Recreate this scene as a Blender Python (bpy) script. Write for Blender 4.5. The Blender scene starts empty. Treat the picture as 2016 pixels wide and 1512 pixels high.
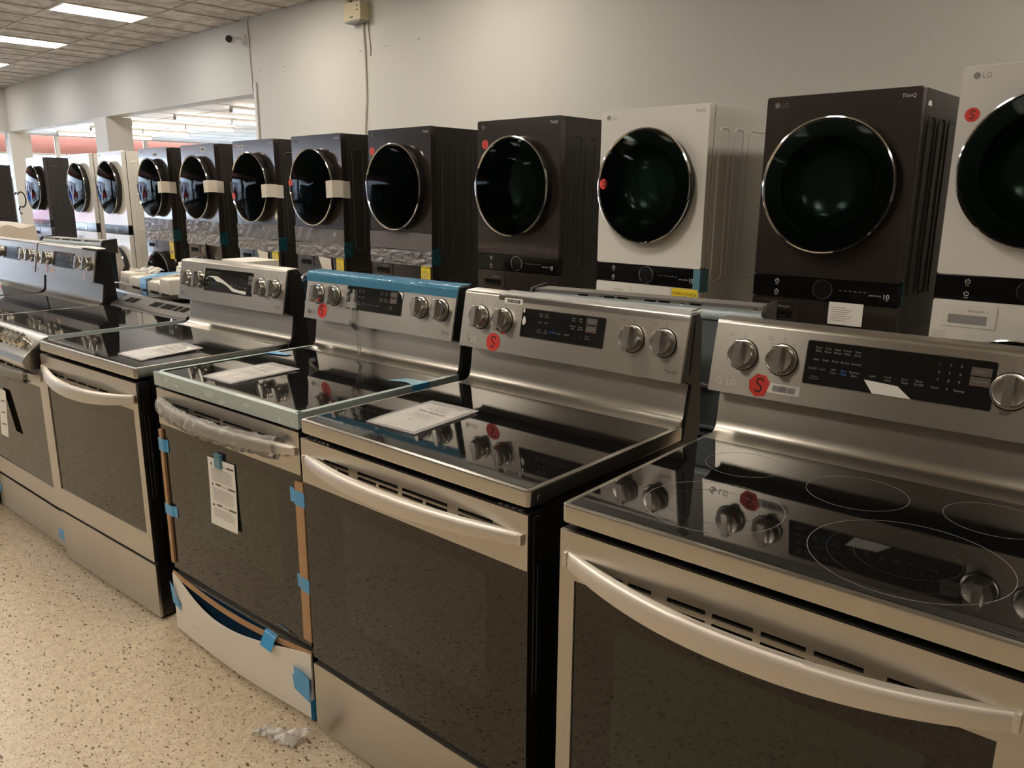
import bpy, bmesh, math, random
from mathutils import Matrix, Vector, noise
random.seed(7)
S = bpy.context.scene
COL = S.collection

# ------------------------------------------------------------------ camera
YAW, PITCH, ROLL, CAMH, FPX = .7509, -.235, .0069, 1.4568, 1553.65
cy, sy, cp, sp = math.cos(YAW), math.sin(YAW), math.cos(PITCH), math.sin(PITCH)
fwd = Vector((-sy*cp, cy*cp, sp)); r0 = Vector((cy, sy, 0)); u0 = r0.cross(fwd)
cr, sr = math.cos(ROLL), math.sin(ROLL)
rgt = r0*cr + u0*sr; upv = u0*cr - r0*sr
camd = bpy.data.cameras.new('camera'); cam = bpy.data.objects.new('camera', camd); COL.objects.link(cam)
cam.matrix_world = Matrix(((rgt.x, upv.x, -fwd.x, 0), (rgt.y, upv.y, -fwd.y, 0), (rgt.z, upv.z, -fwd.z, CAMH), (0, 0, 0, 1)))
camd.sensor_fit = 'HORIZONTAL'; camd.sensor_width = 36; camd.lens = FPX/2016*36
camd.clip_start = .05; camd.clip_end = 300
S.camera = cam

# ------------------------------------------------------------------ world, exposure
w = bpy.data.worlds.new('sky'); S.world = w; w.use_nodes = True
bg = w.node_tree.nodes['Background']
bg.inputs['Color'].default_value = (.66, .80, 1.0, 1); bg.inputs['Strength'].default_value = 3.2
vs = S.view_settings
S.display_settings.display_device = 'sRGB'
vs.view_transform = 'Standard'; vs.look = 'None'; vs.gamma = 1; vs.use_curve_mapping = False
vs.exposure = 2.7
TROFFER, TUBE = 4.2, 6.0                       # emission of the fluorescent lamps
WARM = (1.0, .885, .735); TUBEC = (1.0, .90, .78)
try:
    S.cycles.use_denoising = True
    S.cycles.max_bounces = 10; S.cycles.transparent_max_bounces = 16
    S.cycles.sample_clamp_indirect = 6
    S.cycles.caustics_reflective = False; S.cycles.caustics_refractive = False
except Exception:
    pass

# ------------------------------------------------------------------ materials
MATS = {}
def nodes(m):
    m.use_nodes = True
    return m.node_tree, m.node_tree.nodes, m.node_tree.links
def pbr(name, col, rough=.5, metal=0, spec=.5, coat=0, coat_r=.05, emit=None, es=0, alpha=1, trans=0, ior=1.5):
    if name in MATS: return MATS[name]
    m = bpy.data.materials.new(name); nt, N, Lk = nodes(m); b = N['Principled BSDF']
    b.inputs['Base Color'].default_value = (*col, 1); b.inputs['Roughness'].default_value = rough
    b.inputs['Metallic'].default_value = metal; b.inputs['Specular IOR Level'].default_value = spec
    b.inputs['Coat Weight'].default_value = coat; b.inputs['Coat Roughness'].default_value = coat_r
    b.inputs['IOR'].default_value = ior; b.inputs['Alpha'].default_value = alpha
    b.inputs['Transmission Weight'].default_value = trans
    if emit: b.inputs['Emission Color'].default_value = (*emit, 1); b.inputs['Emission Strength'].default_value = es
    MATS[name] = m; return m
def add(N, t, **kw):
    n = N.new(t)
    for k, v in kw.items(): setattr(n, k, v)
    return n
def steel(name, col, rough=.3, aniso=.75, amount=.06, scale=(3, 90, 260)):
    m = pbr(name, col, rough, 1); nt, N, Lk = nodes(m); b = N['Principled BSDF']
    tc = add(N, 'ShaderNodeTexCoord'); mp = add(N, 'ShaderNodeMapping'); mp.inputs['Scale'].default_value = scale
    no = add(N, 'ShaderNodeTexNoise'); no.inputs['Scale'].default_value = 4; no.inputs['Detail'].default_value = 3
    Lk.new(tc.outputs['Object'], mp.inputs['Vector']); Lk.new(mp.outputs['Vector'], no.inputs['Vector'])
    mr = add(N, 'ShaderNodeMapRange'); mr.inputs['To Min'].default_value = rough-amount*.5; mr.inputs['To Max'].default_value = rough+amount*.5
    Lk.new(no.outputs['Fac'], mr.inputs['Value']); Lk.new(mr.outputs['Result'], b.inputs['Roughness'])
    mx = add(N, 'ShaderNodeMix', data_type='RGBA'); mx.inputs['A'].default_value = (*[c*.96 for c in col], 1); mx.inputs['B'].default_value = (*[min(1, c*1.03) for c in col], 1)
    Lk.new(no.outputs['Fac'], mx.inputs['Factor']); Lk.new(mx.outputs['Result'], b.inputs['Base Color'])
    b.inputs['Anisotropic'].default_value = aniso
    cx = add(N, 'ShaderNodeCombineXYZ'); cx.inputs['X'].default_value = 0; cx.inputs['Y'].default_value = .35; cx.inputs['Z'].default_value = .94
    vt = add(N, 'ShaderNodeVectorTransform', vector_type='VECTOR', convert_from='OBJECT', convert_to='WORLD')
    Lk.new(cx.outputs['Vector'], vt.inputs['Vector']); Lk.new(vt.outputs['Vector'], b.inputs['Tangent'])
    return m
STEEL = steel('brushed steel', (.56, .535, .49), .29, .7)
STEELR = steel('brushed steel trim', (.54, .52, .48), .26, .5)
HANDLE = steel('satin handle steel', (.76, .72, .66), .52, .2)
KNOB = pbr('turned knob steel', (.60, .58, .54), .24, 1)
GALV = pbr('galvanised sheet', (.30, .35, .375), .5, .7)
BGLASS = pbr('black ceramic glass', (.006, .006, .006), .035, 0, .55)
DGLASS = pbr('oven door glass', (.009, .008, .007), .03, 0, .62)
DWIN = pbr('oven window glass', (.018, .023, .018), .03, 0, .64)
DISP = pbr('display glass', (.012, .012, .012), .08, 0, .5)
BLACK = pbr('black enamel', (.010, .010, .010), .32, 0, .5)
BPLAS = pbr('black plastic', (.012, .012, .012), .45)
DARK = pbr('dark recess', (.004, .004, .004), .8, 0, .1)
MARK = pbr('burner mark grey', (.34, .34, .33), .4)
MARKF = pbr('faint burner mark', (.05, .05, .05), .3)
PRINTW = pbr('pale print', (.62, .62, .60), .5)
PRINTL = pbr('dim display print', (.27, .27, .26), .5)
PRINTG = pbr('grey print', (.22, .22, .22), .5)
PRINTD = pbr('dark print', (.10, .09, .08), .6)
PRINTB = pbr('blue print', (.05, .22, .60), .5)
RED = pbr('red sticker', (.80, .055, .04), .5)
INK = pbr('black ink', (.01, .01, .01), .5)
PAPER = pbr('white paper', (.86, .85, .82), .7)
PAPER2 = pbr('cream paper', (.72, .68, .60), .7)
YEL = pbr('yellow label', (.85, .66, .03), .5)
TAPE = pbr('blue tape', (.06, .36, .74), .35, coat=.3)
TAPEL = pbr('pale blue tape', (.22, .48, .66), .3, coat=.4)
CARD = pbr('tan cardboard', (.48, .29, .16), .75)
FOAM = pbr('white foam', (.82, .79, .73), .8)
NAVY = pbr('navy film', (.010, .04, .085), .2, coat=.5)
CREAM = pbr('cream plastic', (.62, .55, .36), .5)
WHITE = pbr('white enamel', (.80, .79, .76), .22, coat=.3)
WPLAS = pbr('white plastic', (.72, .71, .68), .4)
BSTEEL = pbr('black stainless', (.080, .068, .062), .20, .7, .5, coat=.5, coat_r=.06)
BSIDE = pbr('black side panel', (.035, .032, .030), .42, .1)
CHROME = pbr('chrome', (.80, .80, .80), .07, 1)
GREY = pbr('grey plastic', (.30, .30, .30), .5)
GREEN = pbr('green label', (.34, .72, .05), .5)
PINK = pbr('pink label', (.80, .42, .58), .5)
TAN = pbr('tan label', (.66, .52, .36), .6)
PAINTW = pbr('white paint', (.76, .75, .72), .5)
ORANGE = pbr('terracotta paint', (.20, .055, .028), .6)

def film(name, col, tint, opacity, rough=.12, bump=0.0, bscale=30):
    m = bpy.data.materials.new(name); nt, N, Lk = nodes(m); N.remove(N['Principled BSDF']); out = N['Material Output']
    tr = add(N, 'ShaderNodeBsdfTransparent'); tr.inputs['Color'].default_value = (*tint, 1)
    gl = add(N, 'ShaderNodeBsdfPrincipled'); gl.inputs['Base Color'].default_value = (*col, 1); gl.inputs['Roughness'].default_value = rough
    mx = add(N, 'ShaderNodeMixShader'); fr = add(N, 'ShaderNodeFresnel'); fr.inputs['IOR'].default_value = 1.5
    ma = add(N, 'ShaderNodeMath', operation='MAXIMUM'); ma.inputs[1].default_value = opacity
    Lk.new(fr.outputs['Fac'], ma.inputs[0]); Lk.new(ma.outputs[0], mx.inputs['Fac'])
    Lk.new(tr.outputs[0], mx.inputs[1]); Lk.new(gl.outputs[0], mx.inputs[2]); Lk.new(mx.outputs[0], out.inputs['Surface'])
    if bump:
        tc = add(N, 'ShaderNodeTexCoord'); no = add(N, 'ShaderNodeTexNoise'); no.inputs['Scale'].default_value = bscale; no.inputs['Detail'].default_value = 3
        bp = add(N, 'ShaderNodeBump'); bp.inputs['Strength'].default_value = bump; bp.inputs['Distance'].default_value = .02
        Lk.new(tc.outputs['Object'], no.inputs['Vector']); Lk.new(no.outputs['Fac'], bp.inputs['Height'])
        Lk.new(bp.outputs['Normal'], gl.inputs['Normal']); Lk.new(bp.outputs['Normal'], fr.inputs['Normal'])
    return m
PANE = film('clear window glass', (.02, .02, .02), (.96, .98, .98), .04, .0)
CLEAR = film('clear plastic film', (.75, .75, .75), (.97, .97, .97), .06, .08, .9, 26)
CLEARC = film('crinkled clear film', (.70, .70, .72), (.93, .93, .94), .04, .05, .55, 13)
CLEARS = film('smooth clear film', (.75, .75, .75), (.96, .97, .97), .10, .12, .12, 12)
CRINK = film('crinkled plastic film', (.92, .91, .89), (.97, .97, .97), .24, .12, .6, 38)
SLEEVE = film('plastic sleeve', (.72, .71, .72), (.97, .97, .97), .22, .12, .25, 14)
BLUEFILM = film('blue film', (.10, .36, .58), (.45, .75, .92), .60, .12, .25, 20)
TEALFILM = film('teal film', (.60, .71, .71), (.85, .94, .93), .74, .22, .12, 18)
DTAPE = film('dark teal tape', (.03, .16, .20), (.4, .75, .8), .45, .2, .6, 40)
BTAPE = film('sheer blue tape', (.24, .50, .64), (.6, .85, .95), .5, .2, .3, 40)
RESTF = film('sheer film rest', (.30, .50, .60), (.88, .94, .97), .07, .15, .4, 30)
DOORG = film('tinted door glass', (.004, .006, .006), (.66, .74, .71), .04, .02)
COVER = film('milky plastic cover', (.74, .68, .58), (.9, .88, .84), .75, .35, .5, 9)

def lamp(name, col, s):
    m = bpy.data.materials.new(name); nt, N, Lk = nodes(m); N.remove(N['Principled BSDF'])
    e = add(N, 'ShaderNodeEmission'); e.inputs['Color'].default_value = (*col, 1); e.inputs['Strength'].default_value = s
    Lk.new(e.outputs[0], N['Material Output'].inputs['Surface']); return m
LAMP = lamp('lit diffuser', WARM, TROFFER); LAMPC = lamp('lit diffuser cool', (1.0, .955, .90), TROFFER*.72); TUBEM = lamp('lit tube', TUBEC, TUBE)

def wallmat(name, c1, c2, rough=.6, scale=.8, spec=.4):
    m = pbr(name, c1, rough, 0, spec); nt, N, Lk = nodes(m); b = N['Principled BSDF']
    tc = add(N, 'ShaderNodeTexCoord'); no = add(N, 'ShaderNodeTexNoise'); no.inputs['Scale'].default_value = scale; no.inputs['Detail'].default_value = 4
    mx = add(N, 'ShaderNodeMix', data_type='RGBA'); mx.inputs['A'].default_value = (*c1, 1); mx.inputs['B'].default_value = (*c2, 1)
    Lk.new(tc.outputs['Object'], no.inputs['Vector']); Lk.new(no.outputs['Fac'], mx.inputs['Factor']); Lk.new(mx.outputs['Result'], b.inputs['Base Color'])
    n2 = add(N, 'ShaderNodeTexNoise'); n2.inputs['Scale'].default_value = 160; bp = add(N, 'ShaderNodeBump'); bp.inputs['Strength'].default_value = .06; bp.inputs['Distance'].default_value = .003
    Lk.new(tc.outputs['Object'], n2.inputs['Vector']); Lk.new(n2.outputs['Fac'], bp.inputs['Height']); Lk.new(bp.outputs['Normal'], b.inputs['Normal'])
    return m
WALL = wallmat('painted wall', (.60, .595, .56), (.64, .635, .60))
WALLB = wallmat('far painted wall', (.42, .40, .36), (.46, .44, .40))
CEIL2 = wallmat('white ceiling board', (.78, .77, .75), (.82, .81, .79))
ASPH = wallmat('pale concrete', (.44, .44, .44), (.52, .52, .52), .9, 2)
LILAC = wallmat('pale render', (.60, .52, .58), (.64, .56, .61), .8)

def ceiling_mat():
    m = pbr('acoustic tile', (.60, .57, .53), .85, 0, .2); nt, N, Lk = nodes(m); b = N['Principled BSDF']
    tc = add(N, 'ShaderNodeTexCoord'); no = add(N, 'ShaderNodeTexNoise'); no.inputs['Scale'].default_value = 5; no.inputs['Detail'].default_value = 5; no.inputs['Roughness'].default_value = .65
    cr_ = add(N, 'ShaderNodeValToRGB'); cr_.color_ramp.elements[0].position = .40; cr_.color_ramp.elements[1].position = .62
    cr_.color_ramp.elements[0].color = (.44, .41, .39, 1); cr_.color_ramp.elements[1].color = (.70, .67, .64, 1)
    Lk.new(tc.outputs['Object'], no.inputs['Vector']); Lk.new(no.outputs['Fac'], cr_.inputs['Fac']); Lk.new(cr_.outputs['Color'], b.inputs['Base Color'])
    bp = add(N, 'ShaderNodeBump'); bp.inputs['Strength'].default_value = .5; bp.inputs['Distance'].default_value = .01
    Lk.new(no.outputs['Fac'], bp.inputs['Height']); Lk.new(bp.outputs['Normal'], b.inputs['Normal']); return m
CTILE = ceiling_mat()

def terrazzo():
    m = pbr('terrazzo', (.72, .62, .47), .30, 0, .45); nt, N, Lk = nodes(m); b = N['Principled BSDF']
    tc = add(N, 'ShaderNodeTexCoord')
    base = add(N, 'ShaderNodeTexNoise'); base.inputs['Scale'].default_value = 38; base.inputs['Detail'].default_value = 5
    Lk.new(tc.outputs['Object'], base.inputs['Vector'])
    ramp = add(N, 'ShaderNodeValToRGB'); ramp.color_ramp.elements[0].color = (.55, .45, .318, 1); ramp.color_ramp.elements[1].color = (.66, .56, .41, 1)
    ramp.color_ramp.elements[0].position = .35; ramp.color_ramp.elements[1].position = .65
    Lk.new(base.outputs['Fac'], ramp.inputs['Fac']); cur = ramp.outputs['Color']
    warp = add(N, 'ShaderNodeTexNoise'); warp.inputs['Scale'].default_value = 60; warp.inputs['Detail'].default_value = 2
    Lk.new(tc.outputs['Object'], warp.inputs['Vector'])
    for sc, thr, keep, col in ((70, .30, .30, (.68, .60, .47)), (110, .26, .16, (.36, .28, .185)), (42, .195, .17, (.17, .11, .062)), (85, .235, .18, (.22, .15, .09)), (24, .15, .07, (.13, .082, .045))):
        mp = add(N, 'ShaderNodeMapping'); mp.inputs['Rotation'].default_value = (0, 0, sc*.13); mp.inputs['Scale'].default_value = (.8, 1.8, 1); mp.inputs['Location'].default_value = (sc, sc*.37, 0)
        am = add(N, 'ShaderNodeVectorMath', operation='MULTIPLY_ADD'); am.inputs[1].default_value = (.012,)*3
        Lk.new(warp.outputs['Color'], am.inputs[0]); Lk.new(tc.outputs['Object'], am.inputs[2])
        Lk.new(am.outputs['Vector'], mp.inputs['Vector'])
        vo = add(N, 'ShaderNodeTexVoronoi', voronoi_dimensions='2D'); vo.inputs['Scale'].default_value = sc
        Lk.new(mp.outputs['Vector'], vo.inputs['Vector'])
        lt = add(N, 'ShaderNodeMath', operation='LESS_THAN'); lt.inputs[1].default_value = thr; Lk.new(vo.outputs['Distance'], lt.inputs[0])
        sx = add(N, 'ShaderNodeSeparateColor'); Lk.new(vo.outputs['Color'], sx.inputs['Color'])
        lk2 = add(N, 'ShaderNodeMath', operation='LESS_THAN'); lk2.inputs[1].default_value = keep; Lk.new(sx.outputs['Red'], lk2.inputs[0])
        mu = add(N, 'ShaderNodeMath', operation='MULTIPLY'); Lk.new(lt.outputs[0], mu.inputs[0]); Lk.new(lk2.outputs[0], mu.inputs[1])
        mx = add(N, 'ShaderNodeMix', data_type='RGBA'); mx.inputs['B'].default_value = (*col, 1)
        Lk.new(mu.outputs[0], mx.inputs['Factor']); Lk.new(cur, mx.inputs['A']); cur = mx.outputs['Result']
    Lk.new(cur, b.inputs['Base Color']); return m
TERR = terrazzo()

# ------------------------------------------------------------------ geometry helpers
class G:
    """collects faces in one mesh; front coordinates are x right, y inward, z up"""
    def __init__(s): s.v = []; s.f = []
    def raw(s, vs_, fs):
        o = len(s.v); s.v += [tuple(p) for p in vs_]; s.f += [tuple(i+o for i in f) for f in fs]; return s
    def bm(s, b):
        b.verts.index_update(); s.raw([v.co for v in b.verts], [[v.index for v in f.verts] for f in b.faces]); b.free(); return s
    def box(s, x0, x1, y0, y1, z0, z1, bev=0, seg=2):
        b = bmesh.new(); bmesh.ops.create_cube(b, size=1, matrix=Matrix.Translation(((x0+x1)/2, (y0+y1)/2, (z0+z1)/2)) @ Matrix.Diagonal((x1-x0, y1-y0, z1-z0, 1)))
        if bev: bmesh.ops.bevel(b, geom=b.edges[:], offset=bev, segments=seg, affect='EDGES', profile=.6)
        return s.bm(b)
    def prism(s, prof, a0, a1, ax='x', bev=0):
        n = len(prof)
        def P(p, a): return (a, p[0], p[1]) if ax == 'x' else (p[0], a, p[1]) if ax == 'y' else (p[0], p[1], a)
        b = bmesh.new(); A = [b.verts.new(P(p, a0)) for p in prof]; B = [b.verts.new(P(p, a1)) for p in prof]
        fa = b.faces.new(A); fb = b.faces.new(B[::-1])
        for i in range(n): b.faces.new((A[i], B[i], B[(i+1) % n], A[(i+1) % n]))
        bmesh.ops.recalc_face_normals(b, faces=b.faces[:])
        if bev: bmesh.ops.bevel(b, geom=list(set(fa.edges[:]+fb.edges[:])), offset=bev, segments=2, affect='EDGES', profile=.6)
        return s.bm(b)
    def plate(s, x0, x1, z0, z1, y0, y1, holes=()):
        """rectangular plate with rectangular through holes (front at y0)"""
        xs = sorted({round(q, 5) for q in [x0, x1]+[h[0] for h in holes]+[h[1] for h in holes]})
        zs = sorted({round(q, 5) for q in [z0, z1]+[h[2] for h in holes]+[h[3] for h in holes]})
        def solid(i, j):
            if i < 0 or j < 0 or i >= len(xs)-1 or j >= len(zs)-1: return False
            cx_, cz_ = (xs[i]+xs[i+1])/2, (zs[j]+zs[j+1])/2
            return not any(h[0] < cx_ < h[1] and h[2] < cz_ < h[3] for h in holes)
        b = bmesh.new(); vd = {}
        def V(i, j, k):
            if (i, j, k) not in vd: vd[i, j, k] = b.verts.new((xs[i], (y0, y1)[k], zs[j]))
            return vd[i, j, k]
        for i in range(len(xs)-1):
            for j in range(len(zs)-1):
                if not solid(i, j): continue
                b.faces.new((V(i, j, 0), V(i+1, j, 0), V(i+1, j+1, 0), V(i, j+1, 0)))
                b.faces.new((V(i, j+1, 1), V(i+1, j+1, 1), V(i+1, j, 1), V(i, j, 1)))
                if not solid(i-1, j): b.faces.new((V(i, j, 1), V(i, j, 0), V(i, j+1, 0), V(i, j+1, 1)))
                if not solid(i+1, j): b.faces.new((V(i+1, j, 0), V(i+1, j, 1), V(i+1, j+1, 1), V(i+1, j+1, 0)))
                if not solid(i, j-1): b.faces.new((V(i, j, 0), V(i, j, 1), V(i+1, j, 1), V(i+1, j, 0)))
                if not solid(i, j+1): b.faces.new((V(i, j+1, 1), V(i, j+1, 0), V(i+1, j+1, 0), V(i+1, j+1, 1)))
        return s.bm(b)
    def lathe(s, prof, n=48, c=(0, 0, 0), cap=True):
        """prof [(r, y)] turned about the y axis through c (front is -y)"""
        o = len(s.v)
        for r, y in prof:
            for k in range(n):
                t = 2*math.pi*k/n; s.v.append((c[0]+r*math.cos(t), c[1]+y, c[2]+r*math.sin(t)))
        m = len(prof)
        for i in range(m-1):
            for k in range(n):
                s.f.append((o+i*n+k, o+i*n+(k+1) % n, o+(i+1)*n+(k+1) % n, o+(i+1)*n+k))
        if cap:
            s.f.append(tuple(o+k for k in range(n))); s.f.append(tuple(o+(m-1)*n+k for k in range(n))[::-1])
        return s
    def ring(s, c, r0_, r1_, t=.0004, n=72):
        """flat ring lying on a horizontal surface at c"""
        o = len(s.v)
        for r, z in ((r0_, 0), (r1_, 0), (r1_, t), (r0_, t)):
            for k in range(n):
                a = 2*math.pi*k/n; s.v.append((c[0]+r*math.cos(a), c[1]+r*math.sin(a), c[2]+z))
        for i in range(4):
            for k in range(n):
                j = (i+1) % 4; s.f.append((o+i*n+k, o+i*n+(k+1) % n, o+j*n+(k+1) % n, o+j*n+k))
        return s
    def tube(s, path, r, n=8, closed=False):
        P = [Vector(p) for p in path]; o = len(s.v); m = len(P)
        for i, p in enumerate(P):
            d = (P[(i+1) % m if closed else min(i+1, m-1)]-P[(i-1) % m if closed else max(i-1, 0)]).normalized()
            a = d.orthogonal() if abs(d.z) > .9 else d.cross(Vector((0, 0, 1))); a.normalize(); b = d.cross(a)
            rr = r[i] if isinstance(r, (list, tuple)) else r
            for k in range(n):
                t = 2*math.pi*k/n; s.v.append(tuple(p+(a*math.cos(t)+b*math.sin(t))*rr))
        for i in range(m if closed else m-1):
            for k in range(n):
                j = (i+1) % m; s.f.append((o+i*n+k, o+i*n+(k+1) % n, o+j*n+(k+1) % n, o+j*n+k))
        if not closed:
            s.f.append(tuple(o+k for k in range(n))[::-1]); s.f.append(tuple(o+(m-1)*n+k for k in range(n)))
        return s
    def grid(s, fn, nu, nv, t=.0006):
        """a thin sheet with thickness: fn(u, v) -> point, thickened along its normal"""
        pts = [[Vector(fn(i/nu, j/nv)) for j in range(nv+1)] for i in range(nu+1)]
        o = len(s.v); W_ = nv+1
        nr = []
        for i in range(nu+1):
            row = []
            for j in range(W_):
                a = pts[min(i+1, nu)][j]-pts[max(i-1, 0)][j]; b = pts[i][min(j+1, nv)]-pts[i][max(j-1, 0)]
                q = a.cross(b); row.append(q.normalized() if q.length > 1e-12 else Vector((0, 0, 1)))
            nr.append(row)
        for k in (0, 1):
            for i in range(nu+1):
                for j in range(W_): s.v.append(tuple(pts[i][j]+nr[i][j]*t*k))
        L_ = (nu+1)*W_
        for i in range(nu):
            for j in range(nv):
                a, b, c, d = o+i*W_+j, o+(i+1)*W_+j, o+(i+1)*W_+j+1, o+i*W_+j+1
                s.f.append((a, d, c, b)); s.f.append((a+L_, b+L_, c+L_, d+L_))
        for i in range(nu):
            for j in (0, nv):
                a, b = o+i*W_+j, o+(i+1)*W_+j; s.f.append((a, b, b+L_, a+L_))
        for j in range(nv):
            for i in (0, nu):
                a, b = o+i*W_+j, o+i*W_+j+1; s.f.append((a, b, b+L_, a+L_))
        return s
    def sheet(s, pts, t=.0006, y=0.0):
        """flat polygon (x, z) of thickness t standing proud of y"""
        return s.prism(pts, y-t, y, 'y')
    def xf(s, M):
        s.v = [tuple(M @ Vector(p)) for p in s.v]; return s

def rrect(x0, x1, z0, z1, r, n=5):
    out = []
    for cx_, cz_, a0 in ((x1-r, z0+r, -90), (x1-r, z1-r, 0), (x0+r, z1-r, 90), (x0+r, z0+r, 180)):
        for k in range(n+1):
            a = math.radians(a0+90*k/n); out.append((cx_+r*math.cos(a), cz_+r*math.sin(a)))
    return out
def circ(cx_, cz_, r, n=28, sq=1): return [(cx_+r*math.cos(2*math.pi*k/n), cz_+r*sq*math.sin(2*math.pi*k/n)) for k in range(n)]

def weighted(me, ang):
    """smooth shading with area weighted corner normals, so big flat faces stay flat"""
    me.shade_smooth(); ca = math.cos(ang)
    nf = [p.normal.copy() for p in me.polygons]; ar = [p.area for p in me.polygons]
    at = [[] for _ in me.vertices]
    for p in me.polygons:
        for v in p.vertices: at[v].append(p.index)
    out = []
    for p in me.polygons:
        n0 = nf[p.index]
        for v in p.vertices:
            q = Vector((0, 0, 0))
            for k in at[v]:
                if k == p.index or nf[k].dot(n0) > ca: q += nf[k]*ar[k]
            out.append(tuple(q.normalized()) if q.length > 1e-15 else tuple(n0))
    me.normals_split_custom_set(out)
def mesh(name, g, mat, smooth=.85):
    me = bpy.data.meshes.new(name)
    b = bmesh.new(); vv = [b.verts.new(p) for p in g.v]
    for f in g.f:
        if len(set(f)) < 3: continue
        try: b.faces.new([vv[i] for i in f])
        except ValueError: pass
    bmesh.ops.recalc_face_normals(b, faces=b.faces[:])
    b.to_mesh(me); b.free(); me.materials.append(mat)
    if smooth: weighted(me, smooth)
    return me
CACHE = {}
def part(name, fn, mat, parent=None, label=None, M=None, key=None, kind=None, smooth=.85):
    """one mesh object; fn is a G, or a function that makes one (shared through key)"""
    k = (key, mat.name) if key else None
    if k and k in CACHE: me = CACHE[k]
    else:
        me = mesh(name, fn() if callable(fn) else fn, mat, smooth)
        if k: CACHE[k] = me
    o = bpy.data.objects.new(name, me); COL.objects.link(o)
    if parent: o.parent = parent
    if M is not None: o.matrix_local = M
    if label: o['label'] = label
    if kind: o['kind'] = kind
    return o
def tag(o, label, cat, group=None):
    o['label'] = label; o['category'] = cat
    if group: o['group'] = group
    return o
def thing(name, label, cat, loc, rz=0, group=None):
    o = bpy.data.objects.new(name, None); COL.objects.link(o); o.empty_display_size = .1
    o.location = loc; o.rotation_euler = (0, 0, rz)
    return tag(o, label, cat, group)
def struct(name, g, mat, parent=None):
    o = part(name, g, mat, parent); o['kind'] = 'structure'; return o

FONTC = {}
def nz(a, b, c=0.0):
    """smooth noise, about -1 to 1"""
    return noise.noise(Vector((a, b, c)))
def text_g(txt, size, x=0, z=0, y=0, align='LEFT', rot=0, sx=1.0, shear=0):
    """lettering as a flat mesh in front coordinates, facing -y"""
    k = (txt, align, shear)
    if k not in FONTC:
        c = bpy.data.curves.new('lettering', 'FONT'); c.body = txt; c.align_x = align; c.size = 1; c.resolution_u = 3; c.shear = shear
        o = bpy.data.objects.new('lettering', c); me = o.to_mesh()
        FONTC[k] = ([tuple(v.co) for v in me.vertices], [tuple(p.vertices) for p in me.polygons])
        o.to_mesh_clear(); bpy.data.objects.remove(o); bpy.data.curves.remove(c)
    V_, F_ = FONTC[k]; ca, sa = math.cos(rot), math.sin(rot); g = G()
    return g.raw([(x+size*(p[0]*sx*ca-p[1]*sa), y, z+size*(p[0]*sx*sa+p[1]*ca)) for p in V_], F_)
def join(*gs):
    o = G()
    for g in gs: o.raw(g.v, g.f)
    return o
def stroke(pts, wd, y=0, t=.0004):
    """pen stroke as a thin ribbon"""
    g = G(); P = [Vector((p[0], p[1])) for p in pts]; L_, R_ = [], []
    for i, p in enumerate(P):
        d = (P[min(i+1, len(P)-1)]-P[max(i-1, 0)]).normalized(); n = Vector((-d.y, d.x))*wd/2
        L_.append(p+n); R_.append(p-n)
    for i in range(len(P)-1):
        g.prism([tuple(L_[i]), tuple(L_[i+1]), tuple(R_[i+1]), tuple(R_[i])], y-t, y, 'y')
    return g
def arc(cx_, cz_, r, a0, a1, n=16): return [(cx_+r*math.cos(math.radians(a0+(a1-a0)*k/n)), cz_+r*math.sin(math.radians(a0+(a1-a0)*k/n))) for k in range(n+1)]

def sticker_red(parent, M, x, z, r=.026, rot=0, hexa=False):
    pts = circ(x, z, r, 7 if hexa else 28) if not hexa else [(x+r*1.06*math.cos(t)*(1 if k % 2 else .94), z+r*1.06*math.sin(t)) for k, t in enumerate([.3, 1.1, 1.9, 2.8, 3.6, 4.4, 5.3])]
    st = part('price_sticker', G().sheet(pts, .0007, -.0002), RED, parent, 'red sticker with a hand drawn S', M)
    k = r/.026
    cur = [(.009, .010), (.006, .015), (.001, .0165), (-.005, .014), (-.007, .008), (-.003, .003), (.003, -.001), (.006, -.006), (.003, -.013), (-.003, -.015), (-.009, -.011)]
    ca, sa = math.cos(rot), math.sin(rot)
    cur = [(x+k*(a*ca-b*sa), z+k*(a*sa+b*ca)) for a, b in cur]
    part('inked_letter', stroke(cur, .0034*k, -.0010), INK, st)
    return st
def barcode(parent, M, x0, x1, z0, z1):
    lb = part('barcode_label', G().sheet(rrect(x0, x1, z0, z1, .0015, 2), .0006, -.0002), PAPER, parent, 'small white barcode label', M)
    g = G(); rr = random.Random(int(x0*9999)); a = x0+(x1-x0)*.16; e = x1-(x1-x0)*.12; h0 = z0+(z1-z0)*.18; h1 = z0+(z1-z0)*.78
    while a < e:
        wd = rr.choice((.0005, .0008, .0012)); g.sheet([(a, h0), (a+wd, h0), (a+wd, h1), (a, h1)], .0002, -.0009); a += wd+rr.choice((.0006, .0009, .0013))
    part('barcode_bars', g, INK, lb); return lb
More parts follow.
